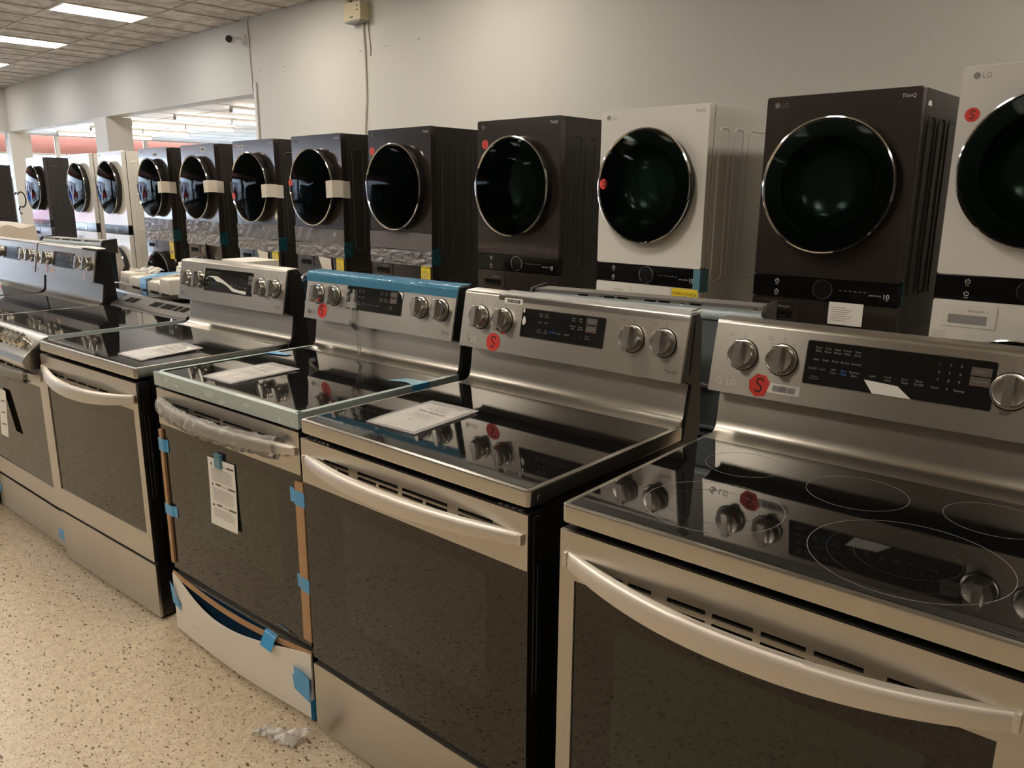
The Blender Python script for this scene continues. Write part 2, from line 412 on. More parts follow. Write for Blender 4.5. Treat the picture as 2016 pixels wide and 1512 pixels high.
def lg_mark(parent, M, x, z, s, ringmat, y=0, filled=False):
    """round face emblem and two raised letters"""
    r = .5*s
    if filled:
        em = part('brand_emblem', G().sheet(circ(x, z, r, 32), .0012, y), ringmat, parent, M=M)
        g = join(stroke(arc(x, z, r*.68, 95, 350, 20)+[(x+r*.2, z-.1*r)], .07*s, y-.0012), stroke([(x, z+r*.35), (x, z-r*.35), (x+r*.28, z-r*.35)], .08*s, y-.0012), G().sheet(circ(x-r*.32, z+r*.3, .07*s, 10), .0004, y-.0012))
        part('emblem_face', g, GREY, em)
    else:
        g = join(stroke(arc(x, z, r*.9, 80, 360, 26)+[(x+r*.25, z)], .10*s, y, .0012), stroke([(x, z+r*.42), (x, z-r*.42), (x+r*.32, z-r*.42)], .11*s, y, .0012), G().sheet(circ(x-r*.4, z+r*.36, .09*s, 10), .0012, y))
        em = part('brand_emblem', g, ringmat, parent, M=M)
    part('brand_letters', text_g('LG', s*1.12, x+.72*s, z-.40*s, y-.0012), ringmat, parent, M=M)

# ------------------------------------------------------------------ the place
HC, HS, YW, XL = 3.66, 2.743, 5.73, -20.6          # ceiling, header underside, back wall, left header
XR, YF, XS, HF = 5.0, -12.0, -25.5, 3.0            # right wall, front wall, storefront, far ceiling
floor = struct('floor', G().box(XS, XR, YF, 17, -.1, 0), TERR)
struct('wall_back', G().box(-10.05, XR, YW, YW+.25, 0, HC+.12), WALL)
struct('wall_header_back', G().box(XL-.25, -10.058, YW, YW+.25, HS, HC+.12), WALL)
struct('wall_header_left', G().box(XL-.25, XL, YF, YW-.002, HS, HC+.12), WALL)
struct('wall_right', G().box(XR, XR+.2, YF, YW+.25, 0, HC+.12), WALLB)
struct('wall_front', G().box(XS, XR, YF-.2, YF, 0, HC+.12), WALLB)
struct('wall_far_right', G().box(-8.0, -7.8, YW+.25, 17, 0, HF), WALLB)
struct('wall_far_back', G().box(XS, -7.8, 17, 17.2, 0, HF), WALLB)
struct('trim_1', G().box(-9.985, -9.955, YW-.012, YW, 0, 2.87, .003), pbr('taupe trim', (.34, .30, .24), .6))
struct('trim_2', G().box(-10.05, -9.985, YW-.006, YW, 0, 2.87, .002), PAINTW)
struct('pillar_1', G().box(-15.62, -15.08, YW-.02, YW+.42, 0, HS, .004), PAINTW)
struct('pillar_2', G().box(XL-.32, XL+.05, YW-.02, YW+.40, 0, HS, .004), PAINTW)
struct('pillar_3', G().box(XL-.32, XL+.05, -3.2, -2.8, 0, HS, .004), PAINTW)
# ragged joint where the header meets the wall
crk = [(-10.10, 3.655), (-10.096, 3.5), (-10.086, 3.42), (-10.088, 3.2), (-10.076, 3.0), (-10.066, 2.865), (-10.079, 2.862), (-10.074, 2.80), (-10.057, 2.745)]
struct('trim_3', stroke(crk, .016, YW-.001, .002), pbr('dark joint', (.16, .14, .12), .8))
for x, z, l in ((-9.854, 3.0, .05), (-9.278, 3.0, .05), (-7.697, 3.008, .045), (-7.242, 3.01, .05), (-6.695, 3.017, .05)):
    struct('trim_4', stroke([(x-l*.4, z-.003), (x, z+.004), (x+l*.4, z+.003)], .007, YW-.0005, .0015), pbr('chipped plaster', (.22, .20, .18), .8))
# suspended ceiling of the main room: bars and tiles
TX, TY, GX0, GY0 = .58, 1.05, -10.92, 4.83
troffers = {(-10.92-2.9*k, 3.78-3.15*j) for k in range(-6, 4) for j in range(0, 5)}
LIGHTS = [(x, y) for x, y in sorted(troffers) if XL < x-.56 and x < XR-.2 and y > YF+.3 and not (y > 3 and -4 < x < 0) and not (0 < y < 3 and x > -1) and not x > 3 and not (y < -4 and x > -9) and not (y < 3 and x < -12)]
xs_ = sorted([GX0+TX*k for k in range(-30, 40) if XL < GX0+TX*k < XR]); ys_ = sorted([GY0+TY*k for k in range(-20, 3) if YF < GY0+TY*k < YW])
ceil = struct('ceiling', G().box(XL, XR, YF, YW, HC+.03, HC+.12), DARK)
g = G()
for x in xs_: g.box(x-.012, x+.012, YF, YW, HC-.004, HC+.03)
for y in ys_: g.box(XL, XR, y-.012, y+.012, HC-.0035, HC+.03)
BARM = pbr('ceiling bar', (.50, .45, .40), .6)
part('ceiling_bar', g, BARM, ceil)
lit = {(round(x, 2), round(y, 2)) for x, y in LIGHTS}
xe = [XL]+xs_+[XR]; ye = [YF]+ys_+[YW]; rest = G()
for i in range(len(xe)-1):
    for j in range(len(ye)-1):
        a, b, c, d = xe[i], xe[i+1], ye[j], ye[j+1]
        if (round(b, 2), round(c, 2)) in lit: continue
        if c > 1.6 and b < -8 and b-a > .5:
            sh = random.uniform(0, .006)
            part('ceiling_tile', G().box(a+.012, b-.012, c+.012, d-.012, HC+.004+sh, HC+.026, .003, 1), CTILE, ceil)
        else: rest.box(a+.012, b-.012, c+.012, d-.012, HC+.004, HC+.026)
part('ceiling_tile_field', rest, CTILE, ceil, kind='stuff')
# far sales area: lower white ceiling with panel seams
cf = struct('ceiling_far', join(G().box(XS, -7.8, YW+.25, 17.2, HF, HF+.1), G().box(XS, XL-.25, YF, YW+.25, HF, HF+.1)), CEIL2)
g = G()
for k in range(9): g.box(XS+.1, -8.0, YW+.9+1.22*k, YW+.93+1.22*k, HF-.006, HF)
for k in range(14): g.box(XS+.6+1.22*k, XS+.62+1.22*k, YW+.25, 17, HF-.005, HF)
part('ceiling_seam', g, pbr('seam grey', (.60, .58, .56), .7), cf)
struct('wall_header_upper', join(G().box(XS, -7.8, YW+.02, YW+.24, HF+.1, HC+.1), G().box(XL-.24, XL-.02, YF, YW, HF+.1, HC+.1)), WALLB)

# storefront: mullions, sills and panes along x = XS
mull = [-11.9, -9.4, -6.9, -4.4, -1.9, .6, 3.1, 5.75, 8.25, 10.75, 13.25, 15.75]
for i in range(len(mull)-1):
    fr = bpy.data.objects.new('window_%d' % (i+1), None); COL.objects.link(fr); fr['kind'] = 'structure'
    a, b = mull[i], mull[i+1]
    part('window_mullion', G().box(XS-.06, XS+.06, a-.05, a+.05, 0, HF, .006), PAINTW, fr)
    part('window_sill', G().box(XS-.07, XS+.07, a+.05, b-.05, 0, .35, .006), PAINTW, fr)
    part('window_transom', G().box(XS-.05, XS+.05, a+.05, b-.05, 2.46, 2.52, .005), PAINTW, fr)
    part('window_pane', G().box(XS-.005, XS+.005, a+.05, b-.05, .35, 2.46), PANE, fr)
    part('window_pane', G().box(XS-.005, XS+.005, a+.05, b-.05, 2.52, HF), PANE, fr)
struct('wall_left', join(G().box(XS-.06, XS+.06, YF, mull[0]-.05, 0, HF), G().box(XS-.06, XS+.06, mull[-1]-.05, 17, 0, HF)), PAINTW)
# outside: canopy fascia, car park, a low building and cars
struct('exterior_fascia', G().box(XS-.65, XS-.5, -14, 19, 2.54, 3.5), ORANGE)
struct('ground_outside', G().box(-110, XS, -60, 70, -.2, -.02), ASPH)
bd = thing('low_building', 'pale lilac low building across the car park outside', 'building', (-66, 12, 0))
part('wall', G().box(-3, 3, -30, 34, -.02, 3.1), LILAC, bd)
part('roof', G().box(-3.3, 3.3, -30.3, 34.3, 3.1, 3.35), PAINTW, bd)
for k in range(10): part('window', G().box(3.0, 3.06, -27+6*k, -24.5+6*k, .8, 2.2), DISP, bd)
def car(x, y, rz, mat, label):
    t = thing('parked_car', label, 'car', (x, y, 0), rz)
    prof = [(-2.1, .35), (-2.15, .75), (-1.9, .95), (-1.35, 1.0), (-.8, 1.42), (.55, 1.45), (1.2, 1.02), (1.95, .88), (2.15, .62), (2.1, .32)]
    part('body', G().prism(prof, -.85, .85, 'y', .07), mat, t)
    part('side_window', join(G().prism([(-1.15, 1.02), (-.72, 1.36), (.5, 1.38), (1.0, 1.02)], -.862, -.84, 'y'), G().prism([(-1.15, 1.02), (-.72, 1.36), (.5, 1.38), (1.0, 1.02)], .84, .862, 'y')), DISP, t)
    part('windscreen', G().prism([(.62, 1.40), (.66, 1.43), (1.2, 1.06), (1.16, 1.03)], -.7, .7, 'y'), DISP, t)
    for sx_ in (-1.3, 1.32):
        for s_ in (-.8, .8): part('wheel', G().lathe([(.2, -.09), (.31, -.09), (.33, -.06), (.33, .06), (.31, .09), (.2, .09)], 20, (sx_, s_, .31)), BPLAS, t)
car(-33, 1.6, 1.4, pbr('blue car paint', (.02, .10, .42), .2, .2, coat=1), 'blue car parked outside the shop windows')
car(-34.5, -4.2, 1.5, pbr('red car paint', (.35, .02, .02), .2, .2, coat=1), 'red car parked outside the shop windows')
car(-33.2, -10.4, 1.55, pbr('white car paint', (.8, .8, .8), .2, .0, coat=1), 'white car parked nearest the shop front wall')
car(-38, 11.2, 1.2, MATS['white car paint'], 'white car parked outside, seen left of the dark washer tower')

# lamps
for i, (x, y) in enumerate(LIGHTS):
    t = thing('ceiling_light', 'recessed fluorescent ceiling light in the tiled ceiling, outside the view', 'light', (x-.28, y+.525, HC), 0, 'recessed ceiling lights')
    part('frame', lambda: G().plate(-.28, .28, -.515, .515, -.006, .03, ((-.258, .258, -.493, .493),)).xf(Matrix(((1, 0, 0, 0), (0, 0, 1, 0), (0, 1, 0, 0), (0, 0, 0, 1)))), PAINTW, t, key='tf')
    part('diffuser', lambda: G().box(-.258, .258, -.493, .493, 0, .02), LAMPC if x < -9 else LAMP, t, key='td')
    for n_, (lx, ly) in enumerate(((-10.92, 3.78), (-13.82, 3.78), (-16.72, 3.78))):
        if abs(x-lx) < .1 and abs(y-ly) < .1:
            t['label'] = ('lit ceiling light panel nearest the white wall camera', 'lit ceiling light panel cut by the left edge, middle of the three visible', 'lit ceiling light panel farthest away, just a corner showing')[n_]; del t['group']
ROWS = ('nearest row', 'second row', 'third row', 'fourth row', 'farthest row')
for i, x in enumerate((-14.1, -16.4, -18.55, -20.9, -23.2)):
    for k, ya in enumerate((7.55, 8.76)):
        t = thing('strip_light', 'lit bare tube light, %s one of the %s seen through the opening' % (('left', 'right')[k], ROWS[i]), 'light', (x, ya+.6, HF), 0, 'strip lights in the back area')
        part('housing', lambda: G().box(-.06, .06, -.6, .6, -.055, 0, .008), PAINTW, t, key='sh')
        part('tube', lambda: join(G().lathe([(.001, -.585), (.019, -.585), (.019, .585), (.001, .585)], 12, (-.03, 0, -.085)), G().lathe([(.001, -.585), (.019, -.585), (.019, .585), (.001, .585)], 12, (.03, 0, -.085))), TUBEM, t, key='st')
        part('end_cap', lambda: join(G().box(-.06, .06, -.6, -.585, -.11, -.05, .004), G().box(-.06, .06, .585, .6, -.11, -.05, .004)), GREY, t, key='se')

# emergency light, its cable, and the camera on the back wall
t = thing('emergency_light', 'cream emergency light box with two lamp heads high on the wall', 'light', (-7.66, YW, 3.30))
part('body', G().box(-.15, .15, -.13, 0, 0, .19, .012), CREAM, t)
part('base_plate', G().box(-.145, .145, -.125, -.005, -.012, 0, .004), GREY, t)
part('nameplate', G().box(-.04, .02, -.1312, -.129, .03, .045), PRINTD, t)
for q in (.10, .145): part('test_button', G().lathe([(.001, -.006), (.008, -.006), (.009, 0)], 12, (.10, -.13, q)), PRINTD, t)
for sx_ in (-.10, .10):
    h = part('lamp_head', G().lathe([(.02, .06), (.055, .05), (.068, .0), (.07, -.03), (.062, -.035)], 24).xf(Matrix.Translation((sx_, -.10, .275)) @ Matrix.Rotation(.5*(-1 if sx_ > 0 else 1), 4, 'Z')), CREAM, t)
    part('lens', G().lathe([(.001, -.052), (.03, -.05), (.06, -.036), (.06, -.03)], 24).xf(Matrix.Translation((sx_, -.10, .275)) @ Matrix.Rotation(.5*(-1 if sx_ > 0 else 1), 4, 'Z')), pbr('lamp lens', (.55, .5, .42), .15), h)
    part('swivel', G().tube([(sx_, -.06, .19), (sx_, -.07, .25)], .012), GREY, t)
t = tag(part('cable_cover', G().tube([(-7.62, YW-.012, 3.29), (-7.60, YW-.012, 2.95), (-7.60, YW-.012, 2.5), (-7.64, YW-.012, 2.2), (-7.67, YW-.012, 1.9)], .012), wallmat('painted cable cover', (.58, .56, .51), (.62, .60, .55))), 'wall coloured cable run down below the emergency light', 'cable')
t = tag(part('loose_wire', G().tube([(-7.53, YW-.006, 3.36), (-7.53, YW-.006, 3.2), (-7.505, YW-.006, 3.0), (-7.515, YW-.01, 2.94)], .005, 6), GREY), 'thin loose wire hanging beside the emergency light', 'wire')
t = thing('security_camera', 'small white bullet camera with a black face on the wall near the ceiling', 'camera', (-10.2, YW, 3.43))
part('base', G().lathe([(.001, -.03), (.04, -.03), (.055, -.012), (.055, 0)], 24), WPLAS, t)
part('arm', G().tube([(0, -.02, 0), (-.02, -.10, -.005), (-.05, -.13, -.01)], .017), WPLAS, t)
MB_ = Matrix.Translation((-.06, -.17, -.02)) @ Matrix.Rotation(.85, 4, 'Z') @ Matrix.Rotation(.12, 4, 'X')
part('barrel', G().lathe([(.03, .12), (.048, .10), (.05, -.08), (.045, -.085)], 24).xf(MB_), WPLAS, t)
part('lens_face', G().lathe([(.001, -.088), (.044, -.088), (.044, -.08)], 24).xf(MB_), INK, t)

# ------------------------------------------------------------------ ranges
YB, ZB, YT, ZT = .5722, 1.0147, .6042, 1.1796
PL = math.hypot(YT-YB, ZT-ZB); ey, ez = (YT-YB)/PL, (ZT-ZB)/PL
PM = Matrix(((1, 0, 0, 0), (0, ez, ey, YB), (0, -ey, ez, ZB), (0, 0, 0, 1)))      # tilted control panel: x, inward, up the slope
TM = Matrix(((1, 0, 0, 0), (0, 0, 1, 0), (0, -1, 0, .9036), (0, 0, 0, 1)))        # on the glass: x, down, towards the back
ZC, ZS = .903, .867
HWID = .3785

def g_slab():
    g = G(); prof = rrect(-HWID, HWID, 0, .60, .012, 4)
    g.prism(prof, ZS, ZC, 'z', .0045); return g
def g_glass(): return G().prism(rrect(-.366, .366, .0105, .551, .004, 3), ZC-.003, ZC+.0006, 'z', .0004)
def g_riser():
    top = [(.549, .9034), (.575, .9036), (.592, .906), (.604, .912), (.611, .922), (.6145, .937), (.622, 1.000), (.630, 1.012)]
    bot = [(.636, 1.010), (.630, .998), (.6225, .935), (.617, .915), (.607, .900), (.592, .893), (.549, .893)]
    return G().prism(top+bot, -.369, .369, 'x', .003)
def g_panel():
    # front sheet, rounded over the top edge, then back along the top
    f = [(YB, ZB), (YT-.002, ZT-.009), (YT+.001, ZT-.003), (YT+.007, ZT), (.652, ZT+.003), (.656, ZT+.001)]
    b = [(.655, ZT-.003), (YT+.010, ZT-.005), (YT+.006, ZT-.010), (YB+.008, ZB+.002)]
    return G().prism(f+b, -.3768, .3768, 'x', .0025)
def g_housing():
    return G().prism([(YB+.010, ZB+.004), (YT+.006, ZT-.012), (YT+.012, ZT-.006), (.655, ZT-.004), (.668, ZT-.02), (.690, .90), (.690, .86), (.60, .86), (.612, .905), (.632, 1.0)], -.3755, .3755, 'x', .004)
def g_body(): return join(G().box(-.372, .372, .052, .69, .03, .868, .004), G().box(-.355, .355, .08, .66, .0, .03))
def slots1(z=.789, h=.0042):
    return [(a, b, z-h, z+h) for a, b in ((-.285, -.239), (-.227, -.181), (-.150, -.079), (-.067, .003), (.016, .087), (.099, .171), (.203, .248), (.26, .29))] + [(a, b, z-.0185-h, z-.0185+h) for a, b in ((-.150, -.079), (-.067, .003), (.016, .087), (.099, .171))]
def slots2():
    h = .0038; out = []
    for a, b in ((-.280, -.184), (-.149, -.005), (.010, .154), (.187, .285)):
        m = (a+b)/2
        out.append((a, b, .814-h, .814+h))
        out += [(a, m-.005, .801-h, .801+h), (m+.005, b, .801-h, .801+h)]
        if abs(m) < .12: out.append((a, b, .788-h, .788+h))
    return out
def g_handle(hh, prot, hw=.366, z0=.800, drop=.002):
    g = G(); n = 36; sec = []
    for i in range(n+1):
        u = -1+2*i/n; x = hw*u; e = 1-abs(u)**2.2
        y = -.004-prot*e; th = .008+.010*(1-abs(u)**6); k = hh*(.66+.34*(1-u*u))
        zc = z0-drop*e
        sec.append([(x, y, zc-k*.46), (x, y-.001, zc+k*.10), (x, y+.002, zc+k*.40), (x, y+.007, zc+k*.5), (x, y+th+.004, zc+k*.46), (x, y+th+.006, zc), (x, y+th, zc-k*.5), (x, y+.004, zc-k*.5)])
    o = len(g.v); m = 8
    for s_ in sec: g.v += s_
    for i in range(n):
        for k in range(m): g.f.append((o+i*m+k, o+i*m+(k+1) % m, o+(i+1)*m+(k+1) % m, o+(i+1)*m+k))
    g.f.append(tuple(range(o, o+m))); g.f.append(tuple(range(o+n*m, o+n*m+m))[::-1])
    for s_ in (-1, 1): g.box(s_*hw-.010 if s_ > 0 else -hw, s_*hw if s_ > 0 else -hw+.010, -.010, .002, z0-hh*.32, z0+hh*.32, .003)
    return g
def knob(parent, M, x, z, r=.0325):
    K = M @ Matrix.Translation((x, 0, z))
    k = part('control_knob', lambda: G().lathe([(r+.0015, 0), (r+.0015, -.004), (r-.001, -.0045), (r-.0025, -.021), (r-.005, -.0235), (r-.006, -.0225), (.001, -.0218)], 44, cap=False), KNOB, parent, M=K, key='kn%.4f' % r)
    part('knob_skirt', lambda: G().lathe([(.001, -.0006), (r+.004, -.0006), (r+.004, 0), (.001, 0)], 40, cap=False), BPLAS, k, key='ks%.4f' % r)
    part('knob_grip', lambda: G().prism(rrect(-.0085, .0085, -r+.0015, r-.0015, .002, 2), -.036, -.019, 'y', .0015), KNOB, k, key='kg%.4f' % r)
    return k
def burner_print(x, z, q, M_=None):
    """little cooktop map and dial marks around one knob"""
    g = G()
    g.sheet([(x-.002, z+.047), (x+.002, z+.047), (x, z+.051)], .0002, -.0001)
    g = join(g, text_g('OFF', .0055, x, z+.040, -.0003, 'CENTER'))
    bx = x-.030+q*.0
    for a, b, c, d in ((0, .011, 0, .0007), (0, .011, .0073, .008), (0, .0007, 0, .008), (.0103, .011, 0, .008)):
        g.sheet([(bx-.008+a, z+.040+c), (bx-.008+b, z+.040+c), (bx-.008+b, z+.040+d), (bx-.008+a, z+.040+d)], .0002, -.0001)
    g.sheet(circ(bx-.008+.0025+.0055*(q % 2), z+.0425+.003*(q//2), .0014, 8), .0002, -.0001)
    for k in range(9):
        t = math.radians(60-k*37)
        g.sheet(circ(x+.0415*math.cos(t), z+.0415*math.sin(t), .0009, 6), .0002, -.0001)
    for k, s_ in ((0, 'HI'), (8, 'LO')):
        t = math.radians(58-k*36); g = join(g, text_g(s_, .0045, x+.043*math.cos(t), z+.043*math.sin(t)-.002, -.0003, 'CENTER'))
    return g

def make_range(name, label, loc, rz, door='frame', disp='small', marks=None, logo=True, brand_dark=False, group=None):
    t = thing(name, label, 'range', (loc[0], loc[1], 0), rz)
    part('body', g_body, BLACK, t, key='rb')
    part('cooktop_frame', g_slab, STEELR, t, key='slab')
    part('cooktop_glass', g_glass, BGLASS, t, key='glass')
    part('riser', g_riser, STEEL, t, key='riser')
    part('backguard_housing', g_housing, BLACK, t, key='hous')
    cpn = part('control_panel', g_panel, STEEL, t, key='panel')
    part('panel_side_groove', lambda: G().tube([(.376, .617, 1.03), (.376, .632, 1.155), (.376, .638, 1.163), (.376, .653, 1.165)], .0014, 6), BPLAS, t, key='psg')
    # front-edge screw covers on the slab side
    for s_ in (-1, 1): part('edge_screw', lambda s_=s_: G().prism(rrect(.026, .034, .874, .888, .0035, 3), s_*HWID-.0012, s_*HWID+.0012, 'x', .0006), STEELR, t, key='scr%d' % s_)
    # door
    d = part('oven_door', lambda: join(G().box(-.3775, .3775, .006, .046, .224, .853, .003), G().prism(rrect(.014, .037, .739, .846, .006, 3), .376, .3805, 'x', .002)), BLACK, t, key='door')
    part('vent_shade_plate', lambda: G().box(-.30, .30, .0050, .0065, .764, .824), DARK, d, key='vbk')  # added near-black plate: paints the shade inside the vent slots
    if door == 'frame':
        part('door_frame', lambda: G().plate(-.377, .377, .222, .853, -.001, .008, [(-.343, .343, .317, .758)]+slots1()), STEEL, d, key='dframe')
        part('door_glass', lambda: G().plate(-.343, .343, .317, .758, .0025, .006, [(-.252, .262, .392, .692)]), DGLASS, d, key='dgl1')
        part('oven_window', lambda: G().plate(-.252, .262, .392, .692, .0025, .006), DWIN, d, key='dwin1')
        part('door_handle', lambda: g_handle(.046, .060, .366, .798, .024), HANDLE, d, key='hand1')
    else:
        part('door_band', lambda: G().plate(-.377, .377, .735, .853, -.001, .008, slots2()), STEEL, d, key='dband')
        part('door_glass', lambda: G().plate(-.377, .377, .229, .734, .0015, .006, [(-.221, .262, .392, .69)]), DGLASS, d, key='dgl2')
        part('oven_window', lambda: G().plate(-.221, .262, .392, .69, .0015, .006), DWIN, d, key='dwin2')
        part('door_handle', lambda: g_handle(.037, .056), HANDLE, d, key='hand2')
        for a in (-.335, .29): part('vent_tab', lambda a=a: join(*[G().box(a+k*.017, a+k*.017+.011, .010, .02, .852, .8545, .001) for k in range(4)]), STEEL, d, key='vt%.2f' % a)
    part('door_side_groove', lambda: join(*[G().tube([(.3785, y_, .45), (.3785, y_, .83)], .002, 6) for y_ in (.017, .029)]), BPLAS, d, key='dsg')
    dr = part('storage_drawer', lambda: G().box(-.377, .377, .008, .05, .013, .210, .003), BLACK, t, key='drw')
    part('drawer_front', lambda: G().box(-.377, .377, -.001, .010, .012, .211, .0025), STEEL, dr, key='drf')
    part('drawer_lip', lambda: G().prism([(.010, .211), (.012, .219), (.05, .221), (.05, .211)], -.372, .372), BPLAS, dr, key='drl')
    # controls
    for i, x in enumerate((-.303, -.212, .225, .316)):
        knob(cpn, PM, x, .092)
        part('dial_print', burner_print(x, .092, i), PRINTG, cpn, M=PM, kind='stuff')
    x0, x1, z0, z1 = (-.1605, .198, .0495, .1435) if disp == 'wide' else (-.144, .139, .0545, .1345) if disp == 'small' else (-.1785, .168, .05, .142)
    dp = part('display_panel', G().prism(rrect(x0, x1, z0, z1, .004, 3), -.0014, .004, 'y', .0006), DISP, cpn, M=PM)
    bz = part('display_rim', G().prism(rrect(x0-.0022, x1+.0022, z0-.0022, z1+.0022, .005, 3), -.0008, .002, 'y', .0004), STEELR, cpn, M=PM)
    Y = -.0017
    if disp in ('wide', 'mid'):
        dx = x0+.1605; g = G(); gb = G()
        cols = [-.136, -.116, -.096, -.076, -.055]
        for row in ((('Conv', 'Bake'), ('Conv', 'Roast'), ('Keep', 'Warm'), ('Frozen', 'Meal'), ('Slow', 'Cook')),):
            for c, (a, b) in zip(cols, row): g = join(g, text_g(a, .0062, c+dx, .1275, Y, 'CENTER'), text_g(b, .0062, c+dx, .1205, Y, 'CENTER'))
        for c, a in zip((-.138, -.118, -.098, -.078, -.055), ('Bake', 'Broil', 'Proof', 'Air Fry', 'Favorite')): g = join(g, text_g(a, .0062, c+dx, .102, Y, 'CENTER'))
        for c, a in zip((-.143, -.122), ('Set/Off', 'Level')): g = join(g, text_g(a, .0062, c+dx, .082, Y, 'CENTER'))
        g = join(g, text_g('Self', .0062, -.099+dx, .0845, Y, 'CENTER'), text_g('Clean', .0062, -.099+dx, .0775, Y, 'CENTER'))
        gb = join(text_g('Easy', .0062, -.078+dx, .0845, Y, 'CENTER'), text_g('Clean', .0062, -.078+dx, .0775, Y, 'CENTER'))
        g = join(g, text_g('Remote', .0062, -.056+dx, .0845, Y, 'CENTER'), text_g('Start', .0062, -.056+dx, .0775, Y, 'CENTER'))
        g = join(g, *[text_g(a, .0062, c+dx, z_, Y, 'CENTER') for c, z_, a in ((-.020, .083, 'Light'), (.010, .085, 'Cook'), (.010, .078, 'Time'), (.042, .085, 'Start'), (.042, .078, 'Time'), (.068, .085, 'Timer'), (.068, .078, 'On/Off'))])
        for i, ch in enumerate('123456789'):
            g = join(g, text_g(ch, .0075, .1005+.019*(i % 3)+dx, .1245-.0155*(i//3), Y, 'CENTER'))
        g = join(g, text_g('0', .0075, .1195+dx, .0770, Y, 'CENTER'), text_g('Clock', .0062, .098+dx, .0775, Y, 'CENTER'), text_g('Settings', .0062, .1405+dx, .0775, Y, 'CENTER'))
        part('display_lettering', g, PRINTL, dp, kind='stuff'); part('display_lettering', gb, PRINTB, dp, 'blue lettering')
        part('display_footnote', join(text_g('Advance', .0045, -.137+dx, .066, Y, 'CENTER'), text_g('Clean mode', .0045, -.137+dx, .061, Y, 'CENTER')), PRINTG, dp)
        for z_, s_ in ((.113, 'START'), (.0945, 'CLEAR/OFF')):
            kp = part('touch_key', G().prism(rrect(.1555+dx, .1905+dx, z_, z_+.0165, .001, 2), Y-.0002, -.001, 'y'), PRINTD, dp)
            part('key_lettering', text_g(s_, .0062 if z_ > .1 else .0052, .173+dx, z_+.006, Y-.0004, 'CENTER'), PRINTL, dp)
        part('key_underline', G().sheet([(.1555+dx, .0935), (.1905+dx, .0935), (.1905+dx, .0945), (.1555+dx, .0945)], .0002, Y), pbr('dull red print', (.25, .03, .04), .5), dp)
    else:
        g = G(); gb = G()
        for c, a, b in ((-.075, 'Conv', 'Bake'), (-.055, 'Conv', 'Roast'), (.036, 'Cook', 'Time'), (.060, 'Start', 'Time')):
            g = join(g, text_g(a, .0058, c, .122, Y, 'CENTER'), text_g(b, .0058, c, .1155, Y, 'CENTER'))
        for c, a in ((-.075, 'Bake'), (-.055, 'Broil')): g = join(g, text_g(a, .0058, c, .099, Y, 'CENTER'))
        for c, a, b in ((.036, 'Remote', 'Start'), (.060, 'Timer', 'On/Off')): g = join(g, text_g(a, .0058, c, .1005, Y, 'CENTER'), text_g(b, .0058, c, .094, Y, 'CENTER'))
        for c, a, b in ((-.076, 'Air Fry', 'Favorite'), (-.054, 'Self', 'Clean'), (.087, 'Clock', 'Settings')): g = join(g, text_g(a, .0054, c, .0785, Y, 'CENTER'), text_g(b, .0054, c, .072, Y, 'CENTER'))
        gb = text_g('Easy Clean', .0056, -.031, .0765, Y, 'CENTER')
        for c, a in ((-.008, 'Light'), (.018, 'Set/Off'), (.042, '-'), (.066, '+')): g = join(g, text_g(a, .0062, c, .075, Y, 'CENTER'))
        part('display_lettering', g, PRINTL, dp, kind='stuff'); part('display_lettering', gb, PRINTB, dp, 'blue lettering')
        for z_, s_ in ((.1125, 'START'), (.0925, 'CLEAR/OFF')):
            part('touch_key', G().prism(rrect(.079, .113, z_, z_+.017, .001, 2), Y-.0002, -.001, 'y'), PRINTD, dp)
            part('key_lettering', text_g(s_, .0062 if z_ > .1 else .005, .096, z_+.006, Y-.0004, 'CENTER'), PRINTL, dp)
        part('key_underline', G().sheet([(.079, .0915), (.113, .0915), (.113, .0925), (.079, .0925)], .0002, Y), pbr('dull red print', (.25, .03, .04), .5), dp)
    if logo: lg_mark(cpn, PM, -.347, .026, .0185, GREY if brand_dark else pbr('badge silver', (.80, .79, .76), .3, .2), -.0002)
    part('model_lettering', text_g('ThinQ', .0135, .345, .020, -.0004, 'CENTER'), PRINTD, cpn, M=PM)
    if marks:
        for cx_, cy_, rs in marks:
            for i, r in enumerate(rs):
                part('burner_ring', G().ring((cx_, cy_, ZC+.0006), r-(.0008 if i == 0 else .0004), r, .00025), MARK if i == 0 else MARKF, t)
        part('glass_lettering', text_g('Power', .010, .322, .018, -.0008), MARKF, t, M=TM)
    return t

R1 = make_range('electric_range', 'nearest stainless electric range, red S sticker beside barcode, pale burner rings on its glass', (-.4895, 1.0845), .0534, 'frame', 'wide',
                marks=[(-.212, .428, (.080,)), (-.158, .172, (.126, .083)), (.022, .415, (.092,)), (.172, .175, (.149, .119, .078)), (.25, .44, (.082,))])
sticker_red(R1, PM, -.254, .0285, .0255, 0, True)
barcode(R1, PM, -.2345, -.1625, .0165, .0385)
part('paper_scrap', G().sheet([(-.035, .0755), (.031, .0715), (.059, .0495), (-.015, .0495)], .0006, -.0022), PAPER, R1, 'torn white paper stuck on the display', PM)
R2 = make_range('electric_range', 'stainless range with an all black glass door, bare of packing, price sheet on top', (-1.3253, 1.0512), .0369, 'band', 'small')
sticker_red(R2, PM, -.241, .0255, .0265)
barcode(R2, PM, -.217, -.149, .142, .158)
part('sticker_edge', G().sheet([(-.222, .060), (-.212, .052), (-.196, .0535), (-.203, .063)], .0005, -.0008), RED, R2, 'torn rest of a red sticker', PM)
for pts in ([(-.140, .098), (-.136, .113), (-.131, .110), (-.127, .098), (-.130, .089), (-.137, .087)], [(-.141, .126), (-.139, .134), (-.135, .133), (-.134, .124), (-.138, .121)]):
    part('paper_scrap', G().sheet(pts, .0005, -.0022), PAPER, R2, 'torn white paper on the display', PM)
